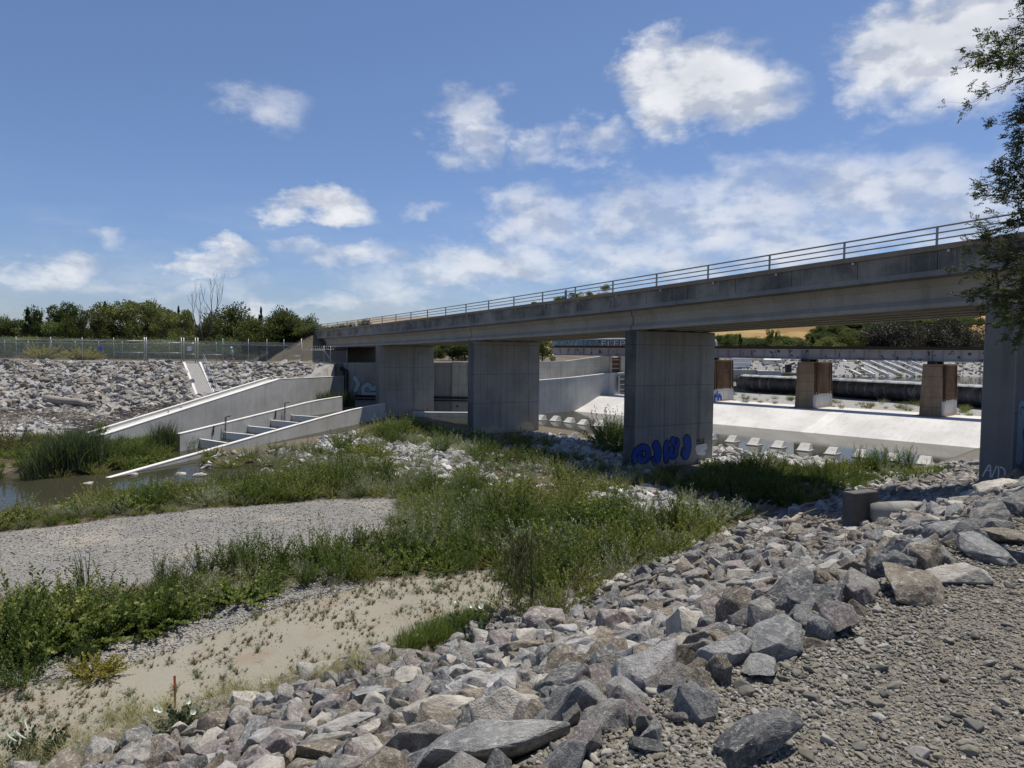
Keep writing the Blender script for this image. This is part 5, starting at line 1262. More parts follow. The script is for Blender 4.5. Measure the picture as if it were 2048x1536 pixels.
for (k, pl), ids in cells.items():
    ids.sort(key=lambda i: PX[i])
    for j, i in enumerate(ids):
        q = PL[i]; nm, ds, ct = DESC[k]; o = bpy.data.objects.new(nm, PROT[k][q[2]]); COL.objects.link(o)
        o.location = (q[3], q[4], zp[i]-.02); o.scale = (q[5]*rnd.uniform(.95,1.25), q[5]*rnd.uniform(.95,1.25), q[5]*rnd.uniform(.75,1.05)); o.rotation_euler = (rnd.uniform(-.1,.1), rnd.uniform(-.1,.1), rnd.uniform(0, 6.28))
        tag(o, ds+' '+pl+('' if len(ids) == 1 else ', %s from the left' % ordinal(j)), ct, ds+'s '+pl)
rest = [i for i in range(len(PL)) if i not in indiv]
allp = [PROT[k][j] for k, j in FLAT]; fi = {kj: n_ for n_, kj in enumerate(FLAT)}
P = []; rot = []; scl = []; pk = []
for i in rest:
    q = PL[i]; P.append((q[3], q[4], zp[i]-.02)); rot.append((rnd.uniform(-.1,.1), rnd.uniform(-.1,.1), rnd.uniform(0,6.28))); s = q[5]; scl.append((s*1.1, s*1.1, s*rnd.uniform(.75,1.05))); pk.append(fi[(q[1], q[2])])
def under(Pg, n, s0, s1, kinds, dens=None):
    a = poly_pts(Pg, n); z_ = terr(a[:, 0], a[:, 1]); sp_ = sd(POND, a[:, 0], a[:, 1])
    for (x, y), zz, sp__ in zip(a, z_, sp_):
        if sp__ > 0: continue
        if rkm(x, y) > .2 and rnd.random() < .6: continue
        lx, ly = to_bridge(x, y)
        if -.3 < lx < 6.6 and any(t-1.3 < ly < t+.2 for t in PIERS): continue
        k = rnd.choice(kinds); s = rnd.uniform(s0, s1); P.append((x, y, zz-.02)); rot.append((0,0,rnd.uniform(0,6.28))); scl.append((s*1.2, s*1.2, s)); pk.append(fi[(k, rnd.randrange(3))])
under(V1, 420, .3, .65, ['weed','sage','broad','willow','thin']); under(V2, 420, .25, .6, ['weed','willow','sage']); under(V3, 420, .2, .5, ['weed','sage','thin','willow','brown']); under(P5([(1390,952),(1480,955),(1580,985),(1660,1000),(1600,1025),(1520,1015),(1400,990)]), 150, .5, 1.0, ['willow','weed','sage','tall'])
under(V4, 420, .3, .6, ['weed','willow','tall'])
# left reed bank ground growth
LB = RS[:]+[(-27.5,47.0),(-29,51),(-40,50.5),(-70,51)]
under(LB, 1100, .4, .8, ['weed','broad','willow','tall','brown'])
under(P5([(150,948),(262,932),(345,906),(352,882),(230,888),(150,905)]), 160, .4, .9, ['weed','broad','willow','tall'])
under(P5([(-100,975),(0,968),(90,964),(240,945),(330,922),(340,912),(100,950),(-100,955)]), 150, .3, .6, ['weed','tall','willow'])
under(P5([(790,985),(900,980),(900,1012),(850,1040),(785,1052),(815,1005)]), 60, .4, .8, ['weed','sage','broad'])
STRIP = [(-27.6,47.6),(-23.2,47.6),(-21.8,53),(-26.2,53)]
under(STRIP, 90, .5, .9, ['weed','broad','willow'])
far_top = [(-70,82),(-24,82.5),(-24,84),(-70,84)]
scatter('undergrowth', allp, P, rot, scl, pk, 'green weeds and undergrowth of the creek bed')
# plants among weir pebbles
P = []; rot = []; scl = []; pk = []
for _ in range(70):
    m = rnd.uniform(72, 86); n = rnd.uniform(16, 54); x, y = mn(m, n); s = rnd.uniform(.4, .9); P.append((x, y, -3.95)); rot.append((0,0,rnd.uniform(0,6))); scl.append((s,s,s)); pk.append(fi[(rnd.choice(['thin','weed','sage']), rnd.randrange(3))])
for _ in range(60):
    x = rnd.uniform(20, 80); y = rnd.uniform(98, 125); s_ = float(sd(QP, np.array([x]), np.array([y]))[0])
    if 1 < s_ < 10: P.append((x, y, terr1(x, y))); s = rnd.uniform(.4,1.2); rot.append((0,0,0)); scl.append((s,s,s*.7)); pk.append(fi[('weed', 0)])
scatter('weeds', allp, P, rot, scl, pk, 'weeds growing on the gravel behind the weir')
# dry little weeds on the sand
tb = [tuft(50+i, .065, .065, 16, 'brown', .008) for i in range(3)]+[tuft(60+i, .10, .10, 22, 'sage', .009) for i in range(3)]
a = poly_pts(SAND, 12000); wq = .6*wob(a[:, 0], a[:, 1], .33, 1.0)+.7*wob(a[:, 0], a[:, 1], 1.5, 2.0)+.25; a = a[wq > -.5+nprnd.rand(len(wq))*1.1]
n_ = len(a); s = .25+1.7*nprnd.rand(n_)**5
scatter('weeds', tb, np.column_stack([a, terr(a[:, 0], a[:, 1])]), np.column_stack([0*s, 0*s, 6.28*nprnd.rand(n_)]), np.column_stack([s, s, s]), nprnd.choice(6, n_, p=[.24,.24,.24,.1,.09,.09]), 'small dry weeds dotted over the sand')
pt = [tuft(80+i, .38, .4, 40, 'pale', .006) for i in range(4)]+[tuft(90+i, .3, .35, 34, 'yellow', .007) for i in range(2)]
TOE = P5([(-50,1536),(100,1480),(250,1420),(350,1395),(480,1370),(620,1350),(800,1330),(820,1370),(640,1405),(480,1450),(380,1500),(200,1560),(0,1620)])
a = poly_pts(TOE, 190); n_ = len(a); s = .4+.8*nprnd.rand(n_)
scatter('grass', pt, np.column_stack([a, terr(a[:, 0], a[:, 1])]), np.column_stack([0*s, 0*s, 6.28*nprnd.rand(n_)]), np.column_stack([s, s, s]), nprnd.choice(6, n_, p=[.21,.21,.21,.21,.08,.08]), 'straw coloured grass with tiny yellow flowers along the stone toe')
dt = [tuft(170+i, .75, .35, 26, 'pale', .007) for i in range(3)]+[tuft(180+i, .6, .4, 30, 'brown', .007) for i in range(2)]
a = np.vstack([poly_pts(V3, 260), poly_pts(V1, 160), poly_pts(V2, 140)]); a = a[sd(POND, a[:, 0], a[:, 1]) < -.3]; n_ = len(a); s = .5+.9*nprnd.rand(n_)
scatter('grass', dt, np.column_stack([a, terr(a[:, 0], a[:, 1])]), np.column_stack([0*s, 0*s, 6.28*nprnd.rand(n_)]), np.column_stack([s, s, s]), nprnd.randint(0, 5, n_), 'dry stalks standing among the green weeds')
bt = [tuft(70+i, .55, .28, 60, 'bright', .012) for i in range(3)]
TOE2 = P5([(785,1325),(850,1295),(900,1270),(960,1255),(985,1265),(930,1300),(860,1335),(800,1345)])
a = poly_pts(TOE2, 110); n_ = len(a); s = .6+.6*nprnd.rand(n_)
scatter('grass', bt, np.column_stack([a, terr(a[:, 0], a[:, 1])]), np.column_stack([0*s, 0*s, 6.28*nprnd.rand(n_)]), np.column_stack([s, s, s]), nprnd.randint(0, 3, n_), 'fresh green grass at the foot of the stones')
# yellow weed, datura plants
p = hit(195, 1352); o = obj('yellow_weed', shrub(5001, 'yellow'), None, loc=p, label='yellow flowering low weed at the edge of the gravel by the sandbank', cat='weed'); o.scale = (1.1, 1.0, .9)
def datura(x, y, s, nfl, label):
    p = hit(x, y); e = empty('datura_plant', p, rnd.uniform(0,6), label=label, cat='plant'); e.scale = (s,s,s)
    o = obj('foliage', shrub(6000+int(x), 'datura'), None, e); r_ = random.Random(int(x))
    for i in range(nfl):
        mb = MB(); a = r_.uniform(0,6.28); d = Vector((math.cos(a)*.5, -.55, .55)).normalized(); q = Vector((math.cos(a)*r_.uniform(.1,.5), math.sin(a)*r_.uniform(.1,.5), r_.uniform(.38,.55)))
        mb.tube([q, q+d*.1, q+d*.16, q+d*.19], [.01,.015,.03,.06], 10, cap=False); mb.build('flower', LM['white'], e, True)
datura(70, 1525, 1.0, 4, 'dark green datura plant with white trumpet flowers in the photo corner beside yellow grass')
datura(355, 1462, .8, 4, 'small datura plant with white flowers between the orange stake and the stones')
datura(945, 1275, 1.1, 3, 'blue-green datura plant behind the stones right of the fresh grass')
datura(845, 1305, .6, 4, 'little datura with white flowers in the fresh grass')
# drooping willow at the toe
def droop(seed):
    r = np.random.RandomState(seed); L = Leaves(r)
    for i in range(64):
        a = 1.9+2.6*r.rand() if i % 3 else r.rand()*6.283; top = np.array([math.cos(a)*.35*r.rand(), math.sin(a)*.35*r.rand(), 1.5+.5*r.rand()]); out = np.array([math.cos(a), math.sin(a), 0])*(.2+.9*r.rand()**1.5); drop = .9+1.5*r.rand()
        pts = [top+out*u_+np.array([0,0,.25*u_-drop*u_*u_]) for u_ in np.linspace(0,1,6)]; L.blade(pts, .008, .2)
        for k in range(34): u_ = r.rand(); q = top+out*u_+np.array([0,0,.25*u_-drop*u_*u_]); L.leaf(q, np.array([r.normal()*.4, r.normal()*.4, -1]), .13, .022, .1)
    return L.mesh('drooping_foliage', LM['willowdark'])
p = hit(1060, 1232); e = empty('willow_sapling', p, 0, label='drooping dark willow sapling at the edge of the sandbank by the stones', cat='sapling')
obj('foliage', droop(7), None, e); mb = MB(); mb.tube([(0,0,-.1),(.05,0,.7),(0,.05,1.5),(.03,0,2.1)], [.035,.03,.02,.01], 6); mb.build('trunk', m_bark, e)
# reeds
rme = [reeds(11+i) for i in range(4)]
RC = [(70,958,8,1.0,'at the pond edge below the stone bank'),(140,955,9,1.15,'at the pond edge below the stone bank'),(190,948,7,1.05,'at the pond edge below the stone bank')]
rl = []
for i, (x, y, sc_) in enumerate([(65,950,.85),(95,946,.95),(120,943,1.05),(145,940,1.15),(165,938,1.15),(185,934,1.05),(205,930,.9),(105,935,1.0),(150,925,1.1),(180,922,1.0)]):
    X, Y = U(x, y, -5.35); o = obj('reed_clump', rme[i % 4], None, loc=(X, Y, min(terr1(X, Y), -5.3)), label='tall dark reed clump at the pond edge below the stone bank, %s from the left' % ordinal(sorted([65,95,120,145,165,185,205,105,150,180]).index(x)), cat='reeds', group='reed clumps at the pond edge'); o.scale = (sc_*1.3, sc_*1.3, sc_); o.rotation_euler.z = i
for i, (x, y, sc_) in enumerate([(315,905,.95),(328,902,1.1),(342,900,1.0)]):
    X, Y = U(x, y, -5.4); o = obj('reed_clump', rme[i % 4], None, loc=(X, Y, -5.5), label='tall reed clump where the fish ladder wall meets the pond, %s from the left' % ordinal(i), cat='reeds', group='reeds at the fish ladder mouth'); o.scale = (sc_, sc_, sc_)
for i, (x, y) in enumerate([(645,832),(662,828),(680,826),(698,822)]):
    q = D(x, y, 71.5+.8*i); o = obj('reed_clump', rme[i % 4], None, loc=(q.x, q.y, -4.5), label='reed clump at the head of the fish ladder by the bridge, %s from the left' % ordinal(i), cat='reeds', group='reeds at the head of the fish ladder'); o.scale = (1.3,1.3,.95)
p = hit(168, 1195); o = obj('reed_clump', reeds(77, 1.6, .15, 14), None, loc=p, label='few tall arching reed blades rising from the weeds by the gravel bar', cat='reeds'); o.scale = (1,1,1)
p = hit(20, 905); o = obj('willow_shrub', PROT['brown'][0], None, loc=(U(20,905,-5.1)[0], U(20,905,-5.1)[1], -5.1), label='greyish twiggy shrub on the stony shelf by the picture edge', cat='shrub'); o.scale = (3.2,3.2,4.2)

# ================================================================ TREES
def crown_mesh(seed, w, h, style, nleaf, lsz, mat):
    r = np.random.RandomState(seed); L = Leaves(r); blobs = []
    if style == 'round':
        for i in range(26): a = r.rand()*6.283; rr_ = w*.5*r.rand()**.5; zc = h*(.30+.62*r.rand()); k = 1-abs(zc/h-.55)*1.1; blobs.append((np.array([math.cos(a)*rr_*k, math.sin(a)*rr_*k, zc]), w*.17*(.6+.7*r.rand())))
    elif style == 'cone':
        for i in range(34): u_ = r.rand()**.8; a = r.rand()*6.283; rr_ = w*.5*(1-u_)*(.4+.6*r.rand()); blobs.append((np.array([math.cos(a)*rr_, math.sin(a)*rr_, h*(.12+.88*u_)]), w*.13*(1.15-u_)))
    elif style == 'clump':
        for i in range(16): a = r.rand()*6.283; rr_ = w*.5*r.rand()**.5; blobs.append((np.array([math.cos(a)*rr_, math.sin(a)*rr_, h*(.35+.6*r.rand())]), w*.15*(.6+.9*r.rand())))
    else:
        for i in range(30): a = r.rand()*6.283; rr_ = w*.5*r.rand()**.5; blobs.append((np.array([math.cos(a)*rr_, math.sin(a)*rr_, h*(.1+.85*r.rand()**.8)]), w*.14*(.6+.7*r.rand())))
    per = nleaf//len(blobs)
    for c_, br in blobs:
        ti = .2+.5*r.rand()
        for k in range(per):
            d = r.normal(size=3); d /= np.linalg.norm(d); q = c_+d*br*(.5+.6*r.rand())*np.array([1.15,1.15,.85]); L.leaf(q, d+r.normal(size=3)*.7, lsz*(.6+.8*r.rand()), lsz*.6, .2, np.clip(ti+r.uniform(-.2,.3), 0, 1))
    return L.mesh('crown', LM[mat])
def trunk_mesh(seed, h, w, rad):
    r = random.Random(seed); mb = MB(); mb.tube([(0,0,-.5),(r.uniform(-.1,.1)*h*.1,0,h*.3),(r.uniform(-.1,.1)*h*.2,r.uniform(-.1,.1)*h*.1,h*.75)], [rad,rad*.75,rad*.25], 8)
    for i in range(7):
        a = r.uniform(0,6.28); z = h*r.uniform(.2,.55); l = w*.38; mb.tube([(0,0,z),(math.cos(a)*l*.5,math.sin(a)*l*.5,z+h*.13),(math.cos(a)*l,math.sin(a)*l,z+h*.24)], [rad*.4,rad*.25,rad*.08], 6)
    return mb.mesh('trunk', True)
TP = {}
def tree(kind, x, y, z, w, h, label, cat='tree', group=None, name='tree'):
    if kind not in TP:
        st, mt = {'oak': ('round','treeolive'), 'dark': ('clump','tree'), 'conifer': ('cone','tree'), 'willow': ('bush','treeolive'), 'green': ('round','locust'), 'ash': ('round','ash'), 'bush': ('bush','tree')}[kind]
        TP[kind] = (crown_mesh(hash_(kind), 1.0, 1.0, st, 6500, .045, mt), trunk_mesh(hash_(kind), 1.0, 1.0, .025))
        TP[kind][1].materials.append(m_bark)
    e = empty(name, (x, y, z), rnd.uniform(0, 6.28), label=label, cat=cat, group=group); e.scale = (w, w, h)
    a = bpy.data.objects.new('crown', TP[kind][0]); COL.objects.link(a); a.parent = e
    b = bpy.data.objects.new('trunk', TP[kind][1]); COL.objects.link(b); b.parent = e
    return e
def hash_(s): return sum(ord(c) for c in s)*7
KD = {'oak': 'rounded olive green oak', 'dark': 'dark open clumped pine-like tree', 'conifer': 'dark pointed conifer', 'willow': 'bushy olive willow thicket tree', 'green': 'rounded fresh green tree', 'ash': 'big dark brownish tree', 'bush': 'dark green bushy tree'}
FT = [(5,640,668,40,'oak'),(35,648,668,46,'bush'),(55,626,668,34,'conifer'),(80,650,668,50,'oak'),(105,618,668,58,'dark'),(140,616,668,34,'dark'),(155,640,668,44,'green'),(185,634,668,40,'willow'),(210,614,668,34,'conifer'),(230,618,668,60,'willow'),(262,616,668,56,'willow'),(290,614,668,58,'willow'),(318,628,668,46,'willow'),(345,630,668,44,'willow'),(357,622,668,22,'conifer'),(375,634,668,46,'oak'),(420,640,668,50,'oak'),(455,620,668,76,'green'),(500,646,668,50,'oak'),(522,624,668,24,'conifer'),(545,632,672,56,'green'),(580,626,674,56,'green'),(612,640,676,40,'green'),(480,655,670,40,'bush'),(130,652,668,60,'bush'),(20,655,668,60,'willow'),(600,655,682,50,'green')]
ky = {}
FT.sort()
for (x, yt, yb_, wpx, kd) in FT:
    Y = 128+14*rnd.random(); tp = D(x, yt-3, Y); bp = -.4; k_ = KD[kd]; i = ky.get(k_, 0); ky[k_] = i+1
    tree(kd, tp.x, Y, bp, wpx*(1.5 if kd == 'willow' else 1.2)*Y/FPX, (tp.z-bp)*1.04, k_+' beyond the fence, %s of its kind from the left' % ordinal(i), group='trees beyond the far path', name={'conifer':'conifer_tree'}.get(kd, 'leafy_tree'))
# low hedge mass behind the path fence
P = []; rot = []; scl = []
hb = [crown_mesh(91+i, 1.0, 1.0, 'bush', 1500, .05, m_) for i, m_ in enumerate(['treeolive','tree','treeolive'])]
for _ in range(150): P.append((rnd.uniform(-95,-22), rnd.uniform(98,124), -.5)); s = rnd.uniform(3,6); scl.append((s,s,s*rnd.uniform(.45,.65))); rot.append((0,0,rnd.uniform(0,6)))
scatter('shrubbery', hb, P, rot, scl, nprnd.randint(0,3,150), 'dense shrubbery behind the path fence')
for i, (x, y) in enumerate(((85,705),(160,700),(173,712))):
    q = D(x, 718, 90); e = obj('broom_bush', shrub(5100+i, 'yellow'), None, loc=(q.x, 90, -.25), label='yellow flowering bush seen through the fence, %s from the left' % ordinal(i), cat='bush', group='yellow bushes behind the fence'); e.scale = (4.2,3,3.2 if i else 3.9)
for i, (x, yt, w_) in enumerate(((520,640,60),(556,628,66),(590,632,64),(615,648,50),(575,662,60),(632,668,40),(548,668,50))):
    q = D(x, 690, 93+1.5*(i%3)); zb = terr1(q.x, q.y); tp = D(x, yt, q.y); tree('green' if i != 5 else 'bush', q.x, q.y, zb-.3, w_*1.3*q.y/FPX, tp.z-zb+.3, 'leafy green tree beside the far bridge end, %s from the left' % ordinal(sorted([520,556,590,615,575,632,548]).index(x)), group='trees beside the far bridge end', name='leafy_tree')
# bare tree
def branch(mb, p, d, l, r, lev, rg, spread=.55, tips=None, up=.15):
    pts = [p]; rad = [r]; dd = d.copy(); n = 4
    for k in range(n):
        dd = (dd+Vector((rg.gauss(0,.14), rg.gauss(0,.14), rg.gauss(0,.10)+up*.15))).normalized(); pts.append(pts[-1]+dd*l/n); rad.append(r*(1-.45*(k+1)/n))
    mb.tube(pts, rad, 6 if lev > 2 else 4, cap=False)
    if tips is not None and lev <= 2: tips.extend([(q, dd.copy(), lev) for q in pts[1:]])
    if lev == 0: return
    for k in range(rg.choice([2,3,3]) if lev > 1 else rg.choice([2,3,4])):
        a = dd.cross(Vector((rg.gauss(0,1), rg.gauss(0,1), rg.gauss(0,1)))).normalized(); nd = (dd+a*spread*rg.uniform(.6,1.5)+Vector((0,0,up*.4))).normalized(); j = rg.choice([2,3,4,4])
        branch(mb, pts[j], nd, l*rg.uniform(.55,.8), rad[j]*.72, lev-1, rg, spread, tips, up)
bt_ = D(400, 668, 112); e = empty('bare_tree', (bt_.x, 112, -.4), 0, label='leafless grey tree standing above the green crowns beyond the fence', cat='tree')
mb = MB(); rg = random.Random(21); branch(mb, Vector((0,0,0)), Vector((-.05,0,1)), 4.2, .27, 4, rg, .42, up=.9); branch(mb, Vector((.6,.1,0)), Vector((.12,0,1)), 5.4, .27, 4, rg, .38, up=1.0); mb.build('trunk', m_bark_grey, e, True)
# trees under the bridge and at the far bank
FT2 = [(1432,668,700,30,'bush'),(1455,672,698,34,'green'),(1480,664,698,20,'conifer'),(1500,676,698,34,'green'),(1522,678,698,34,'bush'),(1560,682,698,36,'oak'),(1600,676,700,44,'oak'),(1625,668,700,26,'conifer'),(1660,680,700,44,'oak'),(1690,676,702,44,'green'),(1725,668,702,50,'green'),(1762,650,704,64,'ash'),(1800,645,704,70,'ash'),(1840,646,706,70,'ash'),(1875,650,706,56,'ash'),(1905,640,706,56,'ash'),(1940,660,708,44,'ash'),(1930,690,722,44,'ash'),(1890,705,724,60,'ash'),(870,696,724,40,'green'),(905,690,724,60,'bush'),(930,692,724,60,'bush'),(1085,684,706,40,'bush')]
ky = {}
for (x, yt, yb_, wpx, kd) in FT2:
    if 1400 < x < 1660: yt += 9
    Y = (158 if yt < 700 else 128)+16*rnd.random() if x > 1200 else 104+8*rnd.random(); tp = D(x, yt-2, Y); bp = -.4; k_ = KD[kd]+(' beyond the railway bridge' if x > 1200 else ' seen between the bridge piers'); i = ky.get(k_, 0); ky[k_] = i+1
    tree(kd, tp.x, Y, bp, wpx*1.3*Y/FPX, (tp.z-bp)*1.04, k_+', %s from the left' % ordinal(i), group='trees beyond the railway bridge' if x > 1200 else 'trees behind the bank wall', name={'conifer':'conifer_tree'}.get(kd, 'leafy_tree'))
tp = D(1545, 662, 330); tree('dark', tp.x, 330, D(1545,692,330).z-2, 21*330/FPX, 9.5, 'lone tall dark tree standing against the golden hill', name='leafy_tree')
for i, (x, yb_) in enumerate(((655,668),(665,667),(678,665),(690,664),(705,662),(722,658),(735,655))):
    q = D(x, yb_, 175); tree('bush', q.x, 175, -1, 22*175/FPX, q.z+1+1.4, 'small dark bushy tree rising just above the bridge deck, %s from the left' % ordinal(i), group='small trees showing above the bridge deck', name='leafy_tree')
# lone tree on the hill above the deck, oak woods on the golden hill
az_, el_ = ang(1217, 583)
k = np.argmin((np.arctan2(HX, HY)-az_)**2*1e3+(np.arctan2(HZ-EYE, np.hypot(HX, HY))-el_)**2*3e3); i_, j_ = np.unravel_index(k, HX.shape)
tree('oak', HX[i_, j_], HY[i_, j_], HZ[i_, j_]-2, 22, 20, 'lone round tree on the golden hilltop above the bridge deck', name='leafy_tree')
P = []; scl = []; rot = []
tries = 0
while len(P) < 2400 and tries < 60000:
    tries += 1; i_ = rnd.randrange(2, 66); j_ = rnd.randrange(0, HX.shape[1]-1); u_, v_ = rnd.random(), rnd.random()
    x = HX[i_,j_]*(1-v_)+HX[i_,j_+1]*v_; y = HY[i_,j_]*(1-v_)+HY[i_,j_+1]*v_; x = x*(1-u_)+HX[i_+1,j_]*u_; y = y*(1-u_)+HY[i_+1,j_]*u_
    w_ = float(wob(np.array([x]), np.array([y]), 95., .4)[0]); 
    if w_ < .05: continue
    z_ = float(np.mean([HZ[i_,j_], HZ[i_+1,j_], HZ[i_,j_+1]])); P.append((x,y,z_-2)); s = rnd.uniform(10,19); scl.append((s,s,s*.8)); rot.append((0,0,rnd.uniform(0,6)))
hpx, hpy, hpd = to_px(HX, HY, HZ); hpx = hpx.reshape(HX.shape); hpy = hpy.reshape(HX.shape); WP = [[(1590,694),(1640,664),(1720,650),(1850,636),(1960,630),(1960,652),(1850,664),(1770,694)], [(1400,697),(1600,694),(1600,704),(1400,704)]]
sel = np.argwhere((np.logical_or.reduce([inside(q_, hpx, hpy) for q_ in WP])) & (np.hypot(HX, HY) < 1700))
for _ in range(1100 if len(sel) else 0):
    i_, j_ = sel[rnd.randrange(len(sel))]; P.append((HX[i_,j_]+rnd.uniform(-9,9), HY[i_,j_]+rnd.uniform(-9,9), HZ[i_,j_]-2)); s = rnd.uniform(9,17); scl.append((s,s,s*.75)); rot.append((0,0,rnd.uniform(0,6)))
scatter('woods', [TP['oak'][0], TP['bush'][0], hb[1]], P, rot, scl, nprnd.randint(0,3,len(P)), 'oak woods on the golden hills')
# poles
q = D(1576, 700, 190); e = empty('utility_pole', (q.x, 190, -1), 0, label='leaning wooden utility pole before the golden hill', cat='pole'); mb = MB(); mb.tube([(-.6,0,0),(.4,0,5.6)], .14, 6); mb.build('pole', m_bark, e); mb = MB(); mb.box(-.5,1.3,-.06,.06,5.0,5.15); mb.build('crossarm', m_bark, e)
q = D(1470, 697, 150); e = empty('street_lamp', (q.x, 150, 0), 0, label='thin lamp post with short arm before the golden hill', cat='lamp'); mb = MB(); mb.tube([(0,0,0),(0,0,5.0),(.9,0,5.2)], .07, 6); mb.build('post', m_black, e); mb = MB(); mb.box(.8,1.3,-.12,.12,5.12,5.24,.02); mb.build('lamp_head', m_black, e)

# near tree overhanging from the right
def near_tree():
    e = empty('locust_tree', (11.25, 12.6, terr1(11.25, 12.6)), 0, label='dark feathery tree reaching in over the bridge railing from the bank', cat='tree')
    rg = random.Random(8); mb = MB(); tips = []; o = e.location.copy()
    mb.tube([(0,0,-.3),(-.1,0,1.5),(-.2,.1,3.5),(-.1,.2,5.5),(.1,.2,8),(.2,.2,10)], [.24,.2,.17,.14,.10,.05], 8)
    for (z, x1, x2) in [(2.9,-1.0,.15),(3.3,-1.0,.05),(3.8,-1,.1),(4.4,-1,.15),(5.0,-1,-.1),(5.5,-1,.0),(6.0,-1,.1),(6.5,-1,.25),(7.0,-1,.3),(7.5,-1,.3),(8,-1,.4),(8.6,-1,.5),(9.2,-.8,.6),(4.0,.6,.3),(6,.8,.3),(8,.7,.4),(3.4,-.8,-.3)]:
        for q in range(3):
            d = Vector((x1*rg.uniform(.5,1), rg.uniform(-.7,.7), x2*rg.uniform(.2,1)+rg.uniform(-.15,.1))).normalized(); branch(mb, Vector((-.12,.1,z+rg.uniform(-.2,.2))), d, rg.uniform(.95,1.35)*(1.0 if z < 8 else .85), .045, 3, rg, .6, tips, .05)
    mb.build('trunk', m_bark, e, True)
    r = np.random.RandomState(4); L = Leaves(r)
    for (p, d, lev) in tips:
        if lev > 1 or r.rand() < .52: continue
        p = np.array(p); ti = r.rand()
        for k in range(r.randint(2, 5)):
            ax = np.array(d)+r.normal(size=3)*.7; ax /= np.linalg.norm(ax); ln = .10+.08*r.rand(); q0 = p+r.normal(size=3)*.04
            for j in range(7):
                for s in (-1, 1):
                    sd_ = np.cross(ax, r.normal(size=3)*.3+np.array([0,0,1])); sd_ /= (np.linalg.norm(sd_)+1e-6); L.leaf(q0+ax*ln*j/7, sd_*s+ax*.4+np.array([0,0,-.25]), .048, .022, .1, np.clip(ti+r.uniform(-.2,.2), 0, 1))
    obj('crown', L.mesh('crown', LM['locust']), None, e)
near_tree()
# ================================================================ FENCE, STAIRS, SMALL THINGS
m_mesh, t = new_mat('chain_link_wire'); c = t.n('ShaderNodeTexCoord').outputs['Object']
s_ = t.n('ShaderNodeSeparateXYZ', i_0=c); k1 = t.m('ADD', s_.outputs[0], s_.outputs[2]); k2 = t.m('SUBTRACT', s_.outputs[0], s_.outputs[2])
def wire(v): return t.m('LESS_THAN', t.m('FRACT', t.m('DIVIDE', v, .075)), .14)
msk = t.m('MAXIMUM', wire(k1), wire(k2))
pb = t.n('ShaderNodeBsdfPrincipled'); pb.inputs['Base Color'].default_value = (.30,.31,.31,1); pb.inputs['Roughness'].default_value = .5; pb.inputs['Metallic'].default_value = .3
tr = t.n('ShaderNodeBsdfTransparent'); mx = t.n('ShaderNodeMixShader', i_0=msk); t.set(mx.inputs[1], tr); t.set(mx.inputs[2], pb); oo = t.n('ShaderNodeOutputMaterial'); t.set(oo.inputs[0], mx)
FY = 80.6
def fx(px): return D(px, 720, FY).x
fence = empty('chain_link_fence', (0, FY, -.2), 0, label='tall galvanised chain link fence with barbed wire along the top of the far stone bank', cat='fence')
x0, x1 = fx(-60), fx(606); H = 2.42
pxs = [-35, 33, 102, 165, 228, 289, 293, 363, 364+4, 391, 396, 446, 497, 534, 568, 603]
postm = MB(); postm.tube([(0,0,0),(0,0,H+.35)], .028, 6); pme = postm.mesh('post', True)
big = MB(); big.tube([(0,0,0),(0,0,H+.42)], .05, 8); bme = big.mesh('post', True)
def ftop(x): return H-.0085*max(0, (x-fx(228)))
for p in pxs: obj('post', bme if p in (289,293,363,368,391,396,603) else pme, m_galv, fence, (fx(p),0,0))
mb = MB(); mb.tube([(x0,0,H),(fx(289),0,H)], .035, 6); mb.tube([(fx(293),0,H-.14),(fx(363),0,H-.16)], .035, 6); mb.tube([(fx(368),0,H-.2),(fx(391),0,H-.22)], .035, 6); mb.tube([(fx(396),0,H-.28),(x1,0,H-.4)], .035, 6); mb.build('top_rail', m_galv, fence, True)
for a, b, z in ((228,289,1.12),(293,363,1.10),(368,391,.98),(396,446,.95),(568,603,.9)):
    mb = MB(); mb.tube([(fx(a),0,z),(fx(b),0,z-.02)], .03, 6); mb.build('middle_rail', m_galv, fence, True)
mb = MB(); mb.add([(x0,0,.02),(x1,0,.02),(x1,0,H-.4),(fx(396),0,H-.28),(fx(289),0,H),(x0,0,H)], [tuple(range(6))]); mb.build('wire_mesh', m_mesh, fence)
mb = MB()
for k in range(3): mb.tube([(x0,-.02*k,H+.12+.1*k),(x1,-.02*k,H-.3+.1*k)], .008, 4)
mb.build('barbed_wire', m_galv, fence)
mb = MB(); mb.box(fx(375),fx(383.5),-.06,-.045,1.35,1.88); o = mb.build('notice_board', m_wht, loc=(0,FY,-.2), label='blank white notice hanging on the fence gate above the stairs', cat='notice')
mb = MB(); mb.box(fx(195),fx(205),.05,.065,1.3,1.75); mb.build('notice_board', m_sign, loc=(0,FY,-.2), label='dark blue notice hanging on the far bank fence', cat='notice')
FY2 = 93.5
f2 = empty('chain_link_fence', (0, FY2, -.2), 0, label='lower chain link fence with smaller posts on the far side of the path', cat='fence')
def fx2(px): return D(px, 720, FY2).x
for p in range(10, 560, 47): obj('post', pme, m_galv, f2, (fx2(p),0,-.35))
mb = MB(); mb.tube([(fx2(-60),0,2.15),(fx2(560),0,2.15)], .03, 5); mb.build('top_rail', m_galv, f2)
mb = MB(); mb.add([(fx2(-60),0,0),(fx2(560),0,0),(fx2(560),0,2.12),(fx2(-60),0,2.12)], [(0,1,2,3)]); mb.build('wire_mesh', m_mesh, f2)
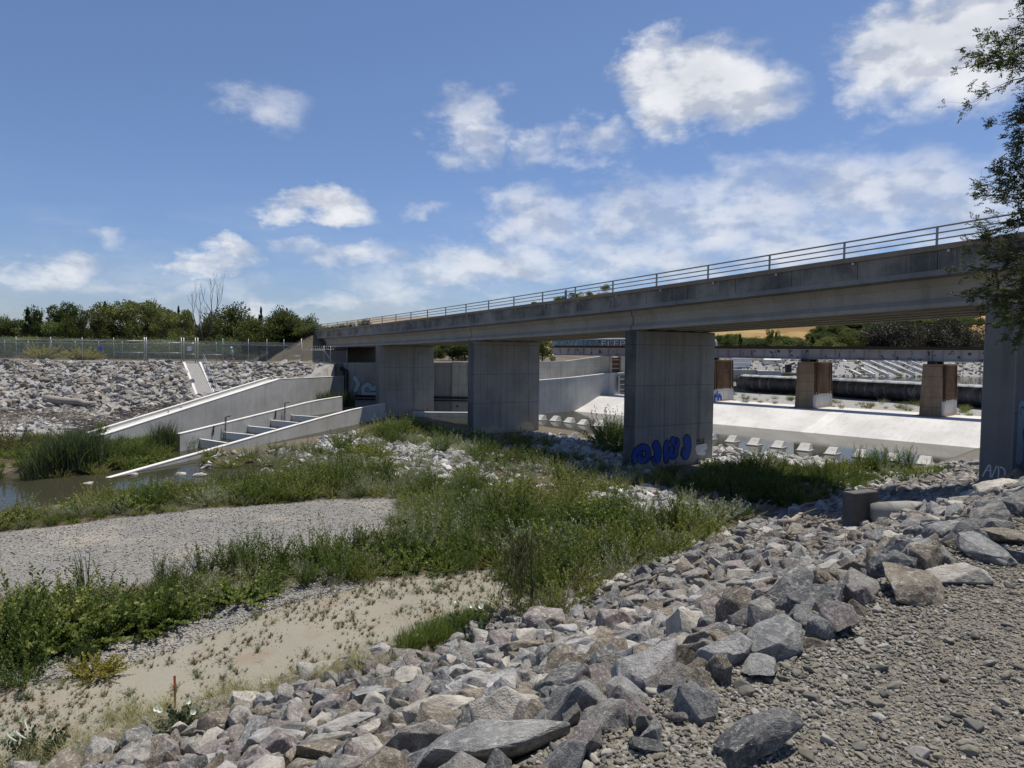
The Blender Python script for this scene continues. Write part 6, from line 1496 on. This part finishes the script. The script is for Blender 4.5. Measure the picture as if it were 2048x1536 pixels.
# fence between gate post and bridge with coiled wire
f3 = empty('chain_link_fence', (0, 81.6, -.2), 0, label='short lower chain link fence with coiled razor wire running under the bridge', cat='fence')
def fx3(px): return D(px, 720, 81.6).x
mb = MB(); mb.tube([(fx3(604),0,1.55),(fx3(648),0,1.55)], .035, 6); mb.tube([(fx3(648),0,1.55),(fx3(661),0,.5),(fx3(661),0,0)], .03, 6); mb.build('top_rail', m_galv, f3)
for p in (604,648,661,694): obj('post', pme, m_galv, f3, (fx3(p),0,-.7))
mb = MB(); mb.add([(fx3(604),0,0),(fx3(694),0,0),(fx3(694),0,1.55),(fx3(604),0,1.55)], [(0,1,2,3)]); mb.build('wire_mesh', m_mesh, f3)
mb = MB(); a0, a1 = fx3(620), fx3(690); mb.tube([(a0+(a1-a0)*i/220, .22*math.cos(i*.55), 1.85+.22*math.sin(i*.55)) for i in range(221)], .012, 3); mb.build('razor_wire', m_galv, f3)
# path kerb edge
mb = MB(); mb.box(-95,-33,79.75,80.25,-.6,-.17); mb.build('path', m_wall, kind='structure', label='concrete edge of the far bank path')
mb = MB(); mb.box(-33.003,-20.2,81.2,82.1,-.3,-.12); mb.build('path', m_wall, kind='structure', label='concrete edge of the path near the bridge')
# stairs
st = empty('concrete_stairs', (STX[0].x, 79.6, -.22), 0, label='narrow concrete stairway with pale side kerbs running down the stone bank', cat='stairs')
N = 26; dx = (STX[1].x-STX[0].x)/N; dy = -(79.5-67.4)/N; dz = -4.25/N
mb = MB()
for k in range(N): mb.box(dx*k-.75, dx*k+.75, dy*(k+1), dy*k+.0, dz*(k+1)-.45, dz*(k+1)+.02)
mb.build('steps', m_wall, st)
for s in (-.9,.9):
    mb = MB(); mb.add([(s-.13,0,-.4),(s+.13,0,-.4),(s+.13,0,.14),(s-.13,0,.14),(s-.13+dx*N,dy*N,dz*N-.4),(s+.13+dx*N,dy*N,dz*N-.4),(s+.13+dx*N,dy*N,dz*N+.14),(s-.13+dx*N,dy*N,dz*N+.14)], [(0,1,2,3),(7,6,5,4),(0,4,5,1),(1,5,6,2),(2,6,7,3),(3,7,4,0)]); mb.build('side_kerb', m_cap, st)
mb = MB()
for h in (.55, 1.0): mb.tube([(1.15,.4,h),(1.15+dx*N*.9,dy*N*.9,dz*N*.9+h)], .03, 5)
for k in range(5): u_ = k*.22; mb.tube([(1.15+dx*N*u_,dy*N*u_+.3*(k==0),dz*N*u_-.2),(1.15+dx*N*u_,dy*N*u_+.3*(k==0),dz*N*u_+1.02)], .03, 5)
mb.build('handrail', m_galv, st)
# outfall block and pipe
p = hit(1733, 1056)
of = empty('outfall_headwall', (p.x, p.y+.3, p.z), R(24), label='dark concrete block holding a drain pipe on the near stone bank', cat='headwall')
u_ = (p-Vector((0,0,EYE))).length/FPX
mb = MB(); mb.box(-34*u_,30*u_,-.16,.26,-1.0,62*u_,.04); mb.build('headwall_block', m_pier_dark, of)
mb = MB(); mb.tube([(10*u_,-.1,22*u_),(70*u_,-.6,26*u_),(110*u_,-1.0,24*u_)], .36, 20); mb.build('pipe', m_pier, of, True)
# concrete strips down the upstream bank
for k in range(7):
    a = hit(1655+27*k, 722.5+.4*k); b = hit(1722+27*k, 754-.5*k)
    e = empty('concrete_strip', a, 0, label='long pale concrete strip slanting down the stony upstream bank, %s from the left' % ordinal(k), cat='strip', group='strips on the upstream bank')
    mb = MB(); mb.obox((0,0), (b.x-a.x, b.y-a.y), .35, -.4, .42, b.z-a.z-.4, b.z-a.z+.42); mb.build('strip', m_cap, e)
# survey stake
p = Vector((*U(350, 1406, BED), BED)); e = empty('survey_stake', p, .3, label='thin wooden stake with bright orange painted top standing in the sand', cat='stake')
hh = 58*p.y/FPX; mb = MB(); mb.box(-.02,.02,-.01,.01,-.2,hh*.55); mb.build('stake', flat_mat('stake_wood', (.42,.24,.12), .8), e); mb = MB(); mb.box(-.021,.021,-.011,.011,hh*.55+.001,hh,.002); mb.build('orange_top', flat_mat('orange_paint', (.85,.22,.10), .6), e)
# driftwood
m_drift = flat_mat('driftwood', (.30,.265,.225), .9, scale=9, var=.4); m_driftd = flat_mat('driftwood_dark', (.17,.145,.12), .9, scale=9, var=.4)
def log(xa_, ya_, xb_, yb__, r, label, mat=m_drift, lift=.5, stubs=2):
    a = hit(xa_, ya_); b = hit(xb_, yb__); mid = (a+b)/2; mid.z = max(mid.z, terr1(mid.x, mid.y)); e = empty('driftwood_log', a, 0, label=label, cat='driftwood'); d = b-a; rg = random.Random(int(xa_+ya_))
    n = 7; pts = [d*(k/(n-1))+Vector((rg.gauss(0,.02)*d.length, rg.gauss(0,.02)*d.length, r*lift+rg.gauss(0,.008)*d.length)) for k in range(n)]; mb = MB(); mb.tube(pts, [r*(1.15-.6*k/(n-1)) for k in range(n)], 9)
    for k in range(stubs): q = pts[rg.randrange(1,n-1)]; mb.tube([q, q+Vector((rg.uniform(-.5,.5), rg.uniform(-.5,.5), rg.uniform(.05,.4)))*d.length*.25], [r*.35, r*.12], 5)
    mb.build('trunk', mat, e, True)
log(92,807,190,815,.42,'big grey driftwood trunk lying across the far stone shelf',m_drift,.9,1)
log(230,822,300,815,.16,'thin driftwood branch right of the big grey trunk'); log(225,835,280,828,.12,'slim dark driftwood pole below the big trunk',m_driftd); log(0,832,60,826,.18,'dark driftwood branch by the picture edge on the far shelf',m_driftd)
log(100,860,125,872,.12,'short tilted driftwood stick above the reeds',m_driftd); log(250,805,330,797,.14,'driftwood pole at the foot of the far stone slope',m_driftd)
log(1560,1062,1690,1012,.10,'long pale driftwood branch on the stones left of the outfall block',m_drift,2.2,3); log(1590,1028,1665,1008,.08,'short pale driftwood branch above the long one by the outfall',m_drift,2.5,2); log(1560,1085,1640,1040,.06,'thin dark driftwood stick low by the outfall',m_driftd,3,2); log(1630,1062,1690,1040,.05,'small crooked driftwood twig touching the outfall block',m_drift,3,2); log(1235,1190,1330,1165,.05,'thin dead branch lying at the foot of the near stone slope',m_driftd,4,2)
P = []; rot = []; scl = []
tw = []
for i in range(3):
    mb = MB(); rg = random.Random(i)
    for k in range(9): a = Vector((rg.uniform(-.5,.5), rg.uniform(-.3,.3), rg.uniform(0,.12))); mb.tube([a, a+Vector((rg.uniform(-.7,.7), rg.uniform(-.4,.4), rg.uniform(-.03,.12)))], .012, 3, cap=False)
    me_ = mb.mesh('twigs'); me_.materials.append(m_driftd if i != 1 else m_drift); tw.append(me_)
for _ in range(1100):
    x = rnd.uniform(-60,-26); y = rnd.uniform(50,66.5)
    if x > w1x(y)-1.5 or wob(np.array([x]), np.array([y]), 2.5, 1.)[0] < -.1: continue
    P.append((x,y,terr1(x,y)+.05)); rot.append((rnd.uniform(-.2,.2),rnd.uniform(-.2,.2),rnd.uniform(0,6))); s = rnd.uniform(.8,2.6); scl.append((s,s,s))
for _ in range(60):
    q = hit(rnd.uniform(1480,1690), rnd.uniform(1020,1110)); P.append((q.x,q.y,q.z+.12)); rot.append((.2,.1,rnd.uniform(0,6))); s = rnd.uniform(.5,1.0); scl.append((s,s,s))
for _ in range(260):
    a_ = poly_pts(SAND, 1)[0]
    if wob(np.array([a_[0]]), np.array([a_[1]]), 1.9, 4.)[0] < .15: continue
    P.append((a_[0],a_[1],terr1(a_[0],a_[1])+.01)); rot.append((0,0,rnd.uniform(0,6))); s = rnd.uniform(.15,.4); scl.append((s,s,s*.4))
scatter('debris', tw, P, rot, scl, nprnd.randint(0,3,len(P)), 'broken twigs washed up on the shelf and sand')
# white stones in the pond
for i, (x, y, s, lab) in enumerate(((175,967,.28,'pale stone in the pond at the tip of the fish ladder wall'),(263,950,.32,'pale stone beside the outer fish ladder wall in the pond'),(362,948,.34,'pale stone in the pond right of the outer wall'),(400,952,.4,'largest pale stone in the pond by the weeds'),(535,941,.45,'white stone at the pond corner among the weeds'))):
    X, Y = U(x, y, WL); o = bpy.data.objects.new('pond_stone', near_rocks[i]); COL.objects.link(o); o.location = (X, Y, WL); o.scale = (s,s*.8,s*.6); o.material_slots[0].link = 'OBJECT'; o.material_slots[0].material = RM['cream']; tag(o, lab, 'stone')
# ---- walking person on the far path: one continuous skinned body with clothes over it
def skin_body(name, joints, edges, mat, parent, sub=2, root=0):
    me = bpy.data.meshes.new(name); me.from_pydata([j[0] for j in joints], edges, []); me.materials.append(mat)
    o = bpy.data.objects.new(name, me); COL.objects.link(o); o.parent = parent
    o.modifiers.new('skin', 'SKIN'); 
    bm = bmesh.new(); bm.from_mesh(me); lay = bm.verts.layers.skin.verify() if hasattr(bm.verts.layers, 'skin') else None
    for v, j in zip(bm.verts, joints): v[lay].radius = (j[1], j[1] if len(j) < 3 else j[2]); v[lay].use_root = False
    bm.verts.ensure_lookup_table(); bm.verts[root][lay].use_root = True
    bm.to_mesh(me); bm.free(); sm = o.modifiers.new('sub', 'SUBSURF'); sm.levels = sub; sm.render_levels = sub
    dg = bpy.context.evaluated_depsgraph_get(); dg.update(); m2 = bpy.data.meshes.new_from_object(o.evaluated_get(dg)); o.modifiers.clear(); o.data = m2
    m2.polygons.foreach_set('use_smooth', [True]*len(m2.polygons)); 
    if not m2.materials: m2.materials.append(mat)
    return o
m_skin = flat_mat('skin', (.45,.27,.19), .6, var=.08); m_shirt = flat_mat('shirt_cloth', (.16,.42,.48), .9); m_short = flat_mat('shorts_cloth', (.06,.085,.10), .9); m_hat = flat_mat('hat_cloth', (.66,.66,.63), .9); m_shoe = flat_mat('shoe', (.09,.07,.06), .8)
pp_ = D(464, 727, 87.5); man = empty('person', (pp_.x, 87.5, terr1(pp_.x, 87.5)), R(90), label='person walking on the far path in light blue shirt dark shorts and pale hat', cat='person')
# facing local +y -> moves left in view; x = right side
J = [((0,0,.95),.13),((0,.01,1.2),.14),((0,.02,1.42),.12),((0,.03,1.52),.055),((0,.05,1.64),.095),((0,.06,1.72),.08),
     ((.18,.02,1.42),.06),((.24,-.08,1.16),.045),((.22,.06,.94),.035),((.22,.10,.86),.03),((-.18,.02,1.42),.06),((-.24,.12,1.17),.045),((-.22,.32,1.05),.035),((-.22,.38,1.0),.03),
     ((.10,.02,.88),.10),((.11,.22,.50),.065),((.11,.30,.10),.045),((.11,.42,.04),.04),((-.10,-.02,.88),.10),((-.11,-.10,.50),.065),((-.11,-.36,.16),.045),((-.11,-.30,.05),.04)]
E = [(0,1),(1,2),(2,3),(3,4),(4,5),(2,6),(6,7),(7,8),(8,9),(2,10),(10,11),(11,12),(12,13),(0,14),(14,15),(15,16),(16,17),(0,18),(18,19),(19,20),(20,21)]
skin_body('body', J, E, m_skin, man)
JS = [((0,0,.92),.175),((0,.01,1.2),.175),((0,.02,1.40),.15),((.19,.02,1.42),.085),((.235,-.06,1.2),.07),((-.19,.02,1.42),.085),((-.235,.10,1.2),.07)]
skin_body('shirt', JS, [(0,1),(1,2),(2,3),(3,4),(2,5),(5,6)], m_shirt, man)
JP = [((0,0,.93),.165),((.10,.04,.80),.13),((.11,.20,.55),.105),((-.10,-.02,.80),.13),((-.11,-.10,.55),.105)]
skin_body('shorts', JP, [(0,1),(1,2),(0,3),(3,4)], m_short, man)
mb = MB(); mb.tube([(0,.06,1.71),(0,.06,1.715),(0,.06,1.74),(0,.06,1.84),(0,.06,1.86)], [.17,.17,.11,.10,.05], 14); mb.build('hat', m_hat, man, True)
for x, y, z in ((.11,.36,.03),(-.11,-.28,.045)):
    mb = MB(); mb.box(x-.05,x+.05,y-.12,y+.14,z-.03,z+.06,.025); mb.build('shoe', m_shoe, man, True)
